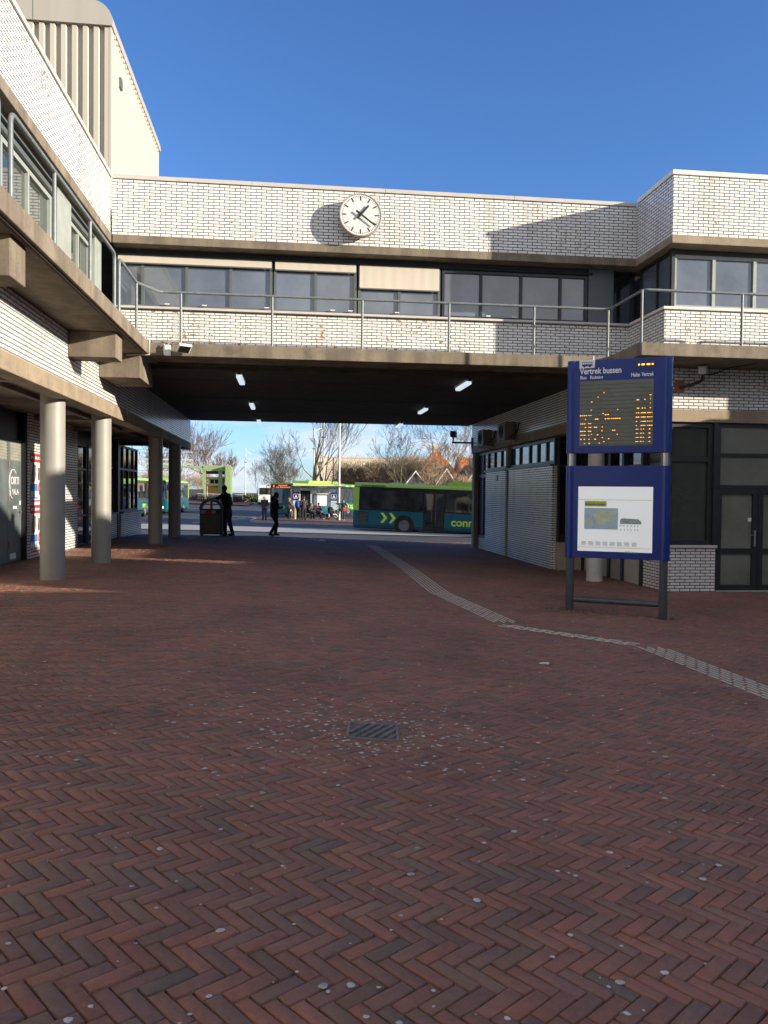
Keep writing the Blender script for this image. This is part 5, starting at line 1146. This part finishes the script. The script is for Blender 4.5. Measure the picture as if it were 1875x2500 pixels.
BLK = cloth('cloth_black', (.012, .012, .014)); NAV = cloth('cloth_navy', (.018, .022, .035)); GRY = cloth('cloth_grey', (.10, .10, .105)); DGR = cloth('cloth_charcoal', (.04, .042, .045)); BLU = cloth('cloth_blue', (.03, .09, .42)); MAR = cloth('cloth_maroon', (.10, .025, .035)); OLV = cloth('cloth_olive', (.10, .095, .075)); RED = cloth('cloth_red', (.45, .04, .04)); WHT = cloth('cloth_white', (.55, .55, .53)); TAN = cloth('shoe_tan', (.45, .38, .30)); DENIM = cloth('denim', (.035, .045, .075))
H_DK = simple('hair_dark', (.018, .013, .010), .8); H_BR = simple('hair_brown', (.10, .06, .035), .8); H_GY = simple('hair_grey', (.38, .36, .33), .8); H_FR = simple('hair_fair', (.28, .17, .09), .8)
def stand(**k):
    J = dict(head=(0, .03, 1.63), neck=(0, 0, 1.47), chest=(0, 0, 1.27), pelvis=(0, 0, .96), shL=(-.19, 0, 1.42), shR=(.19, 0, 1.42), elL=(-.25, -.03, 1.14), elR=(.25, -.03, 1.14), wrL=(-.25, .08, .90), wrR=(.25, .08, .90),
             hipL=(-.095, 0, .90), hipR=(.095, 0, .90), knL=(-.105, .02, .49), knR=(.105, .02, .49), anL=(-.115, -.02, .085), anR=(.115, -.02, .085))
    J.update(k); return J
def sit(**k):
    J = dict(head=(0, .06, 1.19), neck=(0, .0, 1.03), chest=(0, -.03, .84), pelvis=(0, -.06, .54), shL=(-.18, 0, .98), shR=(.18, 0, .98), elL=(-.23, .08, .74), elR=(.23, .08, .74), wrL=(-.10, .30, .66), wrR=(.10, .30, .66),
             hipL=(-.09, -.02, .53), hipR=(.09, -.02, .53), knL=(-.10, .40, .50), knR=(.10, .40, .50), anL=(-.10, .42, .085), anR=(.10, .42, .085))
    J.update(k); return J
# two dark figures in the passage
x, y = -2.30, 29.62
person((x, y, gz(x, y)), R(62), 'person in dark coat leaning on the arched bin in the passage', stand(head=(.0, .12, 1.66), neck=(0, .05, 1.50), chest=(0, .02, 1.30), shL=(-.19, .05, 1.44), shR=(.19, .05, 1.44), elL=(-.24, .28, 1.30), wrL=(-.16, .50, 1.30), elR=(.27, .0, 1.16), wrR=(.24, .10, .92), anR=(.13, -.16, .085), knR=(.12, -.04, .49)),
       BLK, BLK, H_DK, BLK, skin=SKIN2, scale=1.03, vox=.010, coat=.45)
x, y = -.62, 31.6
person((x, y, gz(x, y)), R(-62), 'person in black walking across the passage while looking at a phone', stand(head=(0, .09, 1.63), look=(0, .93, -.3), elL=(-.23, .04, 1.14), elR=(.23, .04, 1.14), wrL=(-.08, .28, 1.15), wrR=(.10, .28, 1.15), knL=(-.10, .16, .50), anL=(-.10, .10, .10), knR=(.10, .04, .50), anR=(.10, -.22, .12), toeR=(.10, -.09, .05)),
       BLK, BLK, H_DK, BLK, skin=SKIN2, scale=.98, vox=.010, coat=.35, hood=True)
def zi(x, y): return gz(x, y) + (.115 if y > 57.5 and x > -2.6 else .0)
def bag(k, m, p, sx, sy, sz):
    def f(t, g): w = MB(); w.bbox(p[0] - sx, p[0] + sx, p[1] - sy, p[1] + sy, p[2] - sz, p[2] + sz, min(sx, sy, sz) * .5); w.tube([(p[0], p[1], p[2] + sz), (p[0] * .5, p[1] * .6, 1.35), (-.1 if p[0] > 0 else .1, .02, 1.46)], .012, 5); obj(k, w, m, t, smooth=40)
    return f
person((-1.85, 58.3, zi(-1.85, 58.3)), R(165), 'grey haired person in open dark jacket standing left of the stop', stand(elL=(-.27, .0, 1.15), elR=(.27, 0, 1.15), wrL=(-.20, .16, .98), wrR=(.20, .16, .98)), DGR, DENIM, H_GY, BLK, scale=1.0)
person((-.10, 62.3, zi(0, 62.3)), R(-70), 'woman in grey jacket with black bag standing beside the litter bin', stand(elR=(.24, .14, 1.18), wrR=(.15, .36, 1.15), elL=(-.22, .14, 1.18), wrL=(-.12, .38, 1.12)), GRY, BLK, H_FR, BLK, scale=.94, hairlen=.10, extra=bag('shoulder_bag', BLK, (.26, -.05, .92), .07, .16, .13))
def backpack(t, g): w = MB(); w.bbox(-.15, .15, -.34, -.15, 1.0, 1.44, .05); obj('backpack', w, BLU, t, smooth=40)
person((.62, 61.4, zi(.6, 61.4)), R(-25), 'person with bright blue backpack standing left of the tall dark jacket', stand(), NAV, BLK, H_BR, BLK, scale=.97, extra=backpack)
person((1.02, 60.5, zi(1, 60.5)), R(20), 'tall person in charcoal jacket seen from behind, hands in front', stand(wrL=(-.12, .22, 1.0), wrR=(.12, .22, 1.0), elL=(-.27, .06, 1.15), elR=(.27, .06, 1.15)), DGR, BLK, H_BR, BLK, scale=1.02)
person((1.66, 63.25, zi(1.6, 63)), R(190), 'seated woman in grey jacket holding a hand to her face', sit(elR=(.22, .14, .80), wrR=(.06, .17, 1.10), look=(0, .95, -.25), anL=(-.14, .30, .085)), GRY, BLK, H_FR, BLK, scale=.96, hairlen=.14)
person((2.20, 63.25, zi(2.2, 63)), R(215), 'seated person in maroon jacket turned toward the pushchair', sit(wrL=(-.05, .38, .62), wrR=(.05, .38, .62)), MAR, BLK, H_DK, WHT, scale=1.0)
def bagR(t, g):
    w = MB(); w.bbox(.14, .36, -.12, .12, .78, 1.02, .05); obj('bag', w, BLK, t, smooth=40)
    w = MB(); w.cap((0, .02, 1.0), (0, .02, .90), .175, .17); remeshed('red_shirt', w, RED, t, .014)
    for a, b in (((-.22, .03, 1.46), (-.36, .0, 1.26)), ((-.36, .0, 1.26), (-.33, .06, 1.10))): w = MB(); w.tube([Vector(a) + Vector((-.03, .05, 0)), Vector(b) + Vector((-.03, .05, 0))], .028, 6); obj('sleeve_stripe', w, WHT, t)
person((4.12, 62.35, zi(4, 62.4)), R(185), 'man in black jacket with red shirt hem leaning one arm on the lamp post', stand(shR=(.19, 0, 1.40), elR=(.42, .06, 1.38), wrR=(.66, .06, 1.40), elL=(-.32, -.02, 1.20), wrL=(-.22, .08, 1.02), anL=(-.06, .04, .085), knL=(-.08, .04, .49), anR=(.09, -.02, .085)), BLK, DENIM, H_DK, TAN, scale=.93, extra=bagR)
# pushchair with child
st = thing('pushchair', 'small black pushchair with big wheels beside the seated person in maroon', 'pushchair', (3.25, 62.2, zi(3.2, 62)), R(0))
w = MB(); w.tube(bend([(-.52, 0, 1.0), (-.30, 0, .72), (.0, 0, .38), (.42, 0, .14)], .1), .018, 6); w.tube([(-.35, 0, .14), (-.05, 0, .42), (.22, 0, .58)], .018, 6); w.tube([(-.3, -.2, .14), (-.3, .2, .14)], .015, 6); w.tube([(.4, -.2, .11), (.4, .2, .11)], .015, 6); obj('frame', w, M['galv'], st)
for x_, r_ in ((-.32, .15), (.40, .11)):
    for s_ in (-1, 1): w = MB(); w.ring((x_, s_ * .22, r_), r_ - .025, .025, 'y', 16, 6); w.disc((x_, s_ * .22, r_), r_ * .5, r_ * .5, -.015, .015, 'y', 10); obj('wheel', w, M['black_rubber'], st)
w = MB(); w.cap((-.18, 0, .72), (-.02, 0, .46), .19, .17); w.cap((-.02, 0, .46), (.22, 0, .44), .15, .10); remeshed('seat', w, BLK, st, .014)
w = MB(); w.ball((-.16, 0, .88), .22, .20, .17, 10, 7); obj('hood', w, BLK, st, smooth=60)
person((3.33, 62.15, zi(3.2, 62) + .18), R(-80), 'small child in maroon and white sitting in the pushchair', sit(head=(0, .06, 1.20), neck=(0, .02, 1.06), wrL=(-.1, .25, .7), wrR=(.1, .25, .7), anL=(-.10, .55, .30), anR=(.10, .55, .30)), MAR, WHT, H_BR, WHT, scale=.52, vox=.02)

# ================================================================ bicycles
def bicycle(loc, rz, lab):
    t = thing('bicycle', lab, 'bicycle', loc, rz, 'bicycles parked in the racks')
    for x_ in (0, 1.08):
        w = MB(); w.ring((x_, 0, .35), .325, .034, 'y', 20, 5)
        for k in range(5): a = k * math.pi / 5; w.tube([(x_ - .31 * math.cos(a), 0, .35 - .31 * math.sin(a)), (x_ + .31 * math.cos(a), 0, .35 + .31 * math.sin(a))], .004, 3)
        obj('wheel', w, M['black_rubber'], t)
    w = MB()
    for a, b in (((0, 0, .35), (.42, 0, .32)), ((.42, 0, .32), (.30, 0, .82)), ((0, 0, .35), (.32, 0, .72)), ((.42, 0, .32), (.90, 0, .68)), ((.32, 0, .70), (.88, 0, .80)), ((1.08, 0, .35), (.88, 0, .95))): w.tube([a, b], .03, 5)
    obj('frame', w, M['rim'], t)
    w = MB(); w.tube(bend([(.78, -.28, 1.02), (.90, -.18, 1.04), (.90, .18, 1.04), (.78, .28, 1.02)], .08), .014, 5); w.tube([(.88, 0, .93), (.90, 0, 1.04)], .016, 5); obj('handlebar', w, M['galv'], t)
    w = MB(); w.bbox(.14, .42, -.08, .08, .86, .92, .02); w.tube([(.30, 0, .8), (.29, 0, .87)], .014, 5); obj('saddle', w, M['black_paint'], t)
    w = MB(); w.box(-.15, .22, -.07, .07, .72, .745); w.box(-.34, .05, -.02, .02, .70, .72); obj('carrier', w, M['rim'], t)
    return t
b0 = None; rb_ = random.Random(8)
for row in range(2):
    for i in range(22):
        u = i / 21; x = -12.6 + 5.9 * u; y = 111.6 + row * 1.7 + u * 2.5; lab = 'bicycle parked among many in the long far rack by the red cycle path'
        rz = R(90 + rb_.uniform(-12, 12)) if row == 0 else R(-90 + rb_.uniform(-12, 12))
        lc = (x + rb_.uniform(-.05, .05), y, gz(x, y) + .10 + .0)
        if b0 is None: b0 = bicycle(lc, rz, lab)
        else: o = copy_tree(b0); o.location = lc; o.rotation_euler = (R(rb_.uniform(-5, 5)), 0, rz)

# ================================================================ trees
def tree(loc, lab, h, spread, bark, seed, trunk_r=.3, levels=5, name='bare_tree', group=None, up=.35, fork=.30, twig=.012, nb=3, cat='tree', trunk_h=None, lean=(0, 0), curve=.25):
    rt = random.Random(seed); t = thing(name, lab, cat, loc, group=group); tm = MB(); cm = MB()
    th = trunk_h or h * .3
    def grow(p, d, L, r_, lv):
        n = 3 if lv > 1 else 2; pts = [p]; rs = [r_]; q = p.copy(); dd = d.copy()
        for i in range(n):
            dd = (dd + Vector((rt.gauss(0, curve * .5), rt.gauss(0, curve * .5), rt.gauss(.05, curve * .35)))).normalized(); q = q + dd * (L / n); pts.append(q.copy()); rs.append(max(twig, r_ * (1 - .42 * (i + 1) / n)))
        (tm if lv == levels else cm).tube(pts, rs, 8 if lv == levels else (5 if lv > 2 else 3), caps=False)
        if lv == 0: return
        k = nb + (1 if rt.random() < .5 else 0) if lv < levels else nb + 2
        for j in range(k):
            f = rt.uniform(.35, 1.0) if j else 1.0; a = pts[min(n, max(1, int(f * n + .5)))] if f < 1 else pts[-1]
            s = rt.uniform(.35, 1.0) * spread if j else .22 * spread; az = rt.uniform(0, 6.283)
            u = dd.orthogonal().normalized(); v = dd.cross(u); nd = (dd + (u * math.cos(az) + v * math.sin(az)) * s + Vector((0, 0, up * .3))).normalized()
            grow(a, nd, L * rt.uniform(.58, .84) if lv < levels else (h - th) * rt.uniform(.34, .5), max(twig, rs[-1] * (.78 if j == 0 else .58)), lv - 1)
    grow(Vector((0, 0, -.1)), Vector((lean[0], lean[1], 1)).normalized(), th, trunk_r, levels)
    obj('trunk', tm, bark, t, smooth=True); obj('crown', cm, bark, t); return t
BK1 = simple('bark_grey', (.16, .135, .11), .9, amt=.3, scale=4); BK2 = simple('bark_olive', (.15, .135, .085), .9, amt=.3, scale=4); BK3 = simple('bark_red', (.21, .13, .09), .9, amt=.3, scale=4); BK4 = simple('bark_tan', (.27, .19, .115), .9, amt=.3, scale=4)
tree((2.65, 95.5, gz(2.6, 95)), 'tall bare tree with wide forked limbs behind the shelter', 13.5, .75, BK2, 21, .36, 6, up=.5, trunk_h=5.2, nb=2, twig=.014, curve=.3)
tree((4.9, 100, gz(4.9, 100)), 'tall bare tree right of the big forked tree, before the cream block', 12.8, .7, BK2, 5, .28, 6, up=.45, trunk_h=4.2, nb=2, twig=.014)
tree((.1, 88, gz(0, 88)), 'small round bare tree with fine grey twigs left of the forked tree', 7.3, .95, BK1, 33, .17, 6, up=.3, trunk_h=1.9, nb=3, twig=.009)
tree((11.6, 75, gz(11, 75)), 'bare tree with twisted olive branches above the nearest bus', 8.8, .95, BK2, 12, .2, 7, up=.3, trunk_h=3.0, nb=2, twig=.010, curve=.4)
tree((17.8, 68, gz(17, 68)), 'large bare tree at right whose branches hang behind the passage end', 12.5, 1.15, BK2, 44, .32, 7, up=.1, trunk_h=3.6, nb=2, twig=.011, lean=(-.12, 0), curve=.45)
tree((16.2, 88, gz(16, 88)), 'reddish bare tree growing before the dark gabled houses', 9.5, .85, BK4, 19, .2, 7, up=.35, trunk_h=2.8, nb=2, twig=.011)
for i, (x, y, h, sd, lb_) in enumerate(((-28, 160, 11.5, 3, 'far left bare tree behind the overhead line gantry'), (-21.5, 158, 15, 9, 'tallest reddish bare tree behind the gantry, near the column'), (-17.0, 165, 13, 14, 'reddish bare tree just right of the tallest one behind the gantry'), (-13, 170, 9.5, 15, 'low reddish bare tree behind the green lift frame'))):
    tree((x, y, .3), lb_, h, .8, BK3, sd, .25, 5, up=.5, trunk_h=h * .22, nb=3, twig=.022)
for i, (x, y, h, sd, lb_) in enumerate(((-7.6, 190, 8.0, 71, 'slim young bare tree far off between lamp mast and hedge'), (-4.6, 185, 8.6, 72, 'slim young bare tree far off left of the white van'), (-2.0, 200, 7.0, 73, 'faint slim bare tree farthest off above the white van'))):
    tree((x, y, .3), lb_, h, .6, BK3, sd, .10, 5, up=.7, trunk_h=h * .3, nb=2, twig=.016)
# bare brown hedge shrubs behind the stop
rs_ = random.Random(31)
labs = ['bare brown shrub at the left end of the long hedge', 'bare olive brown shrub in the hedge, second from its left end', 'bare brown shrub in the middle left of the hedge', 'bare tan shrub in the middle of the hedge', 'bare brown shrub in the middle right of the hedge', 'bare brown shrub right of the hedge middle', 'bare tan shrub near the right end of the hedge', 'bare brown shrub at the right end of the hedge before the houses']
def shrub(loc, lab, h, w_, bark, seed, n=5200, group='bare shrubs of the long hedge'):
    """multi-stemmed bare shrub: a few stems and a cloud of fine twigs"""
    r2 = random.Random(seed); t = thing('bare_shrub', lab, 'shrub', loc, group=group); s = MB(); c = MB(); lob = [(Vector((r2.uniform(-.75, .75) * w_, r2.uniform(-.6, .6) * w_, r2.uniform(.35, .72) * h)), r2.uniform(.3, .5)) for _ in range(9)]
    for k in range(9): a = Vector((r2.gauss(0, .2), r2.gauss(0, .2), 0)); e = lob[k][0]; s.tube([a, a.lerp(e, .5) + Vector((0, 0, .3)), e], [.07, .05, .02], 5)
    for i in range(n):
        l, q = r2.choice(lob); d = Vector((r2.gauss(0, 1), r2.gauss(0, 1), r2.gauss(0, 1))).normalized(); p = l + d * (r2.random() ** .45) * Vector((w_ * q, w_ * q, h * q * .75)).length * .62
        if p.z < .05: continue
        v = (d * .8 + Vector((r2.gauss(0, .5), r2.gauss(0, .5), .5))).normalized() * r2.uniform(.25, .6); u = v.orthogonal().normalized() * r2.uniform(.012, .026)
        c.add([p - u, p + u, p + v], [(0, 1, 2)])
    obj('stems', s, bark, t); obj('crown', c, bark, t)
for i in range(8):
    x = 6.4 + i * 1.5; y = 99 - i * .7
    shrub((x, y, gz(x, y)), labs[i], 7.4 + rs_.uniform(-.3, .3) + (.4 if i > 4 else 0), 1.25, (BK4, BK2, BK3)[i % 3], 100 + i)
for i, lb_ in enumerate(('reddish brown shrub under the gantry, first from the left', 'reddish brown shrub under the gantry, second from the left', 'tan shrub under the gantry left of the green frame', 'tan shrub behind the left leg of the green frame')):
    x = -30 + i * 4.6; shrub((x, 150, .3), lb_, 5.2, 3.0, (BK3, BK4)[i // 2], 140 + i, 6500, 'shrubs under the overhead line')
for x, y, lb_ in ((15.4, 87, 'thin tan shrub in front of the leftmost dark gabled house'), (18.9, 86, 'thin tan shrub in front of the middle dark gabled house')):
    shrub((x, y, gz(x, y)), lb_, 6.6, 1.7, BK4, int(x * 10), 2300, 'bare shrubs before the gabled houses')
# low green hedge
def leaf_hedge(x0, x1, y, h, lab, seed, n=2600):
    t = thing('hedge', lab, 'hedge', ((x0 + x1) / 2, y, gz(x0, y))); r2 = random.Random(seed); w = MB(); hw = (x1 - x0) / 2
    for i in range(n):
        p = Vector((r2.uniform(-hw, hw), r2.gauss(0, .5), r2.random() ** .7 * h * (1 + .15 * math.sin(i)))); a = Vector((r2.gauss(0, 1), r2.gauss(0, 1), r2.gauss(0, 1))).normalized(); b = a.orthogonal().normalized() * .12
        w.add([p, p + a * .22 + b, p + a * .34, p + a * .22 - b], [(0, 1, 2, 3)])
    obj('foliage', w, M['hedge_green'], t)
    s = MB(); s.bbox(-hw, hw, -.35, .35, 0, h * .6, .1); obj('stems', s, M['earth'], t); return t
simple('hedge_green', (.045, .06, .02), .8, amt=.5, scale=2)
leaf_hedge(-7.4, -3.0, 116, .9, 'low dark green hedge beyond the bicycles and lamp mast', 4)
leaf_hedge(-6.5, 10.5, 190, 2.0, 'long dull green hedge along the far skyline', 6, 4000)

# ================================================================ far structures
fn = thing('panel_fence', 'dark grey solid panel fence beside the bicycles', 'fence', (-20, 112.5, gz(-15, 112) + .1), R(5))
for k in range(4): w = MB(); w.box(k * 2.0 + .04, k * 2.0 + 1.96, -.03, .03, .05, 1.6); obj('panel', w, simple('fence_grey', (.045, .047, .05), .8) if 'fence_grey' not in M else M['fence_grey'], fn)
w = MB()
for k in range(5): w.box(k * 2.0 - .05, k * 2.0 + .05, -.05, .05, 0, 1.65)
obj('post', w, M['grey_post'], fn)
# overhead line gantry
gt = thing('catenary_gantry', 'grey overhead line gantry of posts and lattice beam beyond the left buses', 'gantry', (-44, 118, .2))
simple('gantry_grey', (.42, .44, .42), .6)
for x_ in (2, 12.5, 20.5, 27.3): w = MB(); w.box(x_ - .1, x_ + .1, -.1, .1, 0, 9.2 if x_ > 20 else 7.2); obj('post', w, M['gantry_grey'], gt)
w = MB()
for z in (5.35, 6.0): w.box(0, 30, -.08, .08, z - .12, z + .12)
for k in range(30): w.tube([(k, 0, 5.4), (k + .5, 0, 5.95), (k + 1, 0, 5.4)], .035, 4)
w.box(0, 30, -.03, .03, 7.05, 7.15); obj('beam', w, M['gantry_grey'], gt)
w = MB()
for z in (4.4, 6.9, 7.4): w.tube([(-5, 1, z), (32, 1, z)], .018, 3)
obj('wire', w, M['black_paint'], gt)
# green lift frame with small hut
gf = thing('lift_frame', 'pale green steel portal frame around an orange and cream hut', 'frame', (-14.0, 132, .3))
simple('lift_green', (.24, .34, .15), .6, amt=.15)
w = MB()
for x_, wd_ in ((-4.4, .5), (.1, .55), (2.7, .6), (3.9, 1.0)): w.box(x_ - wd_ / 2, x_ + wd_ / 2, -.3, .3, 0, 5.2)
w.box(.0, 4.4, -.35, .35, 4.75, 5.6); w.box(-9, 0, -.2, .2, 5.1, 5.45); w.tube([(.2, 0, 4.0), (-2.2, 0, 5.2)], .12, 5); w.box(3.6, 4.4, -1.5, 3, 0, 5.5); obj('frame', w, M['lift_green'], gf)
w = MB(); w.box(.6, 3.2, 1, 3.2, 0, 2.3); hw_ = obj('hut_wall', w, simple('hut_orange', (.52, .27, .08), .8), gf)
w = MB(); w.box(.3, 3.5, .7, 3.5, 2.31, 2.6); w.box(.8, 3.1, 1.1, 3.1, 2.61, 3.4); w.box(.3, 3.5, .7, 3.5, 3.41, 3.75); obj('hut_roof', w, simple('hut_cream', (.55, .47, .28), .8), gf)
for k in range(3): w = MB(); w.box(1.0 + k * .7, 1.55 + k * .7, 1.07, 1.09, 2.7, 3.3); obj('hut_window', w, M['bus_glass'], gf)
w = MB(); w.box(.2, 3.6, .3, .6, 4.2, 4.7); w.tube([(.3, .4, 4.3), (3.4, .4, 4.6)], .1, 5); obj('machinery', w, M['black_paint'], gf)
# cream blocks
simple('block_cream', (.62, .54, .40), .85, amt=.1, scale=.4)
cb = thing('tower_block', 'windowless cream block standing behind the two tall bare trees', 'building', (4.9, 158, .6))
w = MB(); w.bbox(0, 3.3, 0, 6, 0, 8.0, .05); obj('wall', w, M['block_cream'], cb); w = MB(); w.box(-.1, 3.4, -.1, 6.1, 8.01, 8.2); obj('roof', w, M['block_cream'], cb)
w = MB(); w.box(.6, 1.3, -.03, 0, 6.6, 7.2); obj('vent', w, M['frame_grey'], cb)
lbk = thing('long_building', 'long low cream building with red band along the skyline above the hedge', 'building', (9.6, 178, .8))
w = MB(); w.box(0, 26, 0, 10, 0, 8.6); obj('wall', w, M['block_cream'], lbk); w = MB(); w.box(-.1, 26.1, -.1, 10.1, 8.61, 8.9); obj('roof', w, M['coping'], lbk)
w = MB(); w.box(.05, 26, -.04, -.001, 3.4, 4.0); obj('red_band', w, M['poster_red'], lbk)
for k in range(12): w = MB(); w.box(1 + k * 2.1, 2.4 + k * 2.1, -.03, .0, 5.2, 6.4); obj('window', w, M['frame_dark'], lbk)
# gabled dark houses with orange roofs behind
simple('house_dark', (.075, .068, .078), .9, amt=.2); simple('roof_tile_dark', (.035, .033, .036), .8, amt=.3, scale=6); simple('roof_orange', (.48, .14, .055), .85, amt=.3, scale=5); simple('house_pale', (.50, .40, .28), .9, amt=.1)
def house(x, y, wd_, dp, eave, ridge, mw, mr, lab, rz=0, front=True, dorm=False, chim=False):
    t = thing('gabled_house', lab, 'house', (x, y, gz(x, y) - .05), rz); h = wd_ / 2
    w = MB(); w.prism([(-h, 0), (h, 0), (h, eave), (0, ridge), (-h, eave)], 0, dp, 'y'); obj('wall', w, mw, t)
    w = MB(); e = .25; sl = (ridge - eave) / h
    for s_ in (-1, 1):
        q = [(s_ * (h + e), eave - e * sl), (0, ridge + .02), (0, ridge + .20), (s_ * (h + e), eave - e * sl + .18)]
        w.prism(q, -.2, dp + .2, 'y')
    rf = obj('roof', w, mr, t)
    w = MB()
    for s_ in (-1, 1): w.prism([(s_ * (h + e), eave - e * sl - .02), (0, ridge), (0, ridge - .2), (s_ * (h + e), eave - e * sl - .22)], -.25, -.205, 'y')
    obj('bargeboard', w, M['white_paint'], t)
    for k in range(2):
        xx = -h * .45 + k * h * .9; w = MB(); w.box(xx - .42, xx + .42, -.05, -.002, eave - 1.7, eave - .4); wn_ = obj('window', w, M['white_paint'], t); w = MB(); w.box(xx - .34, xx + .34, -.06, -.051, eave - 1.62, eave - .48); obj('pane', w, M['bus_glass'], wn_)
    w = MB(); w.box(-.5, .5, -.05, -.002, .05, 2.1); obj('door', w, M['frame_grey'], t)
    if chim: w = MB(); w.box(-.3, .3, dp * .4, dp * .4 + .6, ridge - .4, ridge + .9); obj('chimney', w, mw, rf)
    return t
house(14.6, 93, 3.6, 7, 2.6, 4.9, M['house_dark'], M['roof_tile_dark'], 'leftmost dark gabled house with white bargeboards behind the nearest bus')
house(18.1, 92, 3.6, 7, 2.6, 5.2, M['house_dark'], M['roof_tile_dark'], 'middle dark gabled house with white bargeboards behind the nearest bus')
house(21.6, 91, 3.6, 7, 2.9, 5.6, M['house_dark'], M['roof_tile_dark'], 'rightmost dark gabled house with white bargeboards by the passage end', chim=True)
hp = thing('hipped_house', 'tall house with a steep orange tiled hipped roof behind the dark gables', 'house', (19.6, 104, gz(18, 104)))
w = MB(); w.box(-3.2, 3.2, 0, 7, 0, 3.6); obj('wall', w, M['house_pale'], hp)
w = MB(); w.add([(-3.5, -.3, 3.6), (3.5, -.3, 3.6), (3.5, 7.3, 3.6), (-3.5, 7.3, 3.6), (-.35, 3.0, 7.7), (.35, 3.0, 7.7), (.35, 4.0, 7.7), (-.35, 4.0, 7.7)], [(0, 1, 5, 4), (1, 2, 6, 5), (2, 3, 7, 6), (3, 0, 4, 7), (4, 5, 6, 7), (3, 2, 1, 0)]); rf = obj('roof', w, M['roof_orange'], hp)
w = MB(); w.box(-.4, .4, 3.1, 3.9, 7.4, 8.6); obj('chimney', w, M['house_pale'], rf)
for k in range(3): w = MB(); w.box(-2.4 + k * 1.9, -1.4 + k * 1.9, -.05, -.002, 2.2, 3.6); obj('window', w, M['white_paint'], hp)
house(22.5, 106, 9.0, 12, 4.0, 6.8, M['house_pale'], M['roof_orange'], 'long house with an orange tiled roof slope at right behind the dark gables', rz=R(-90))
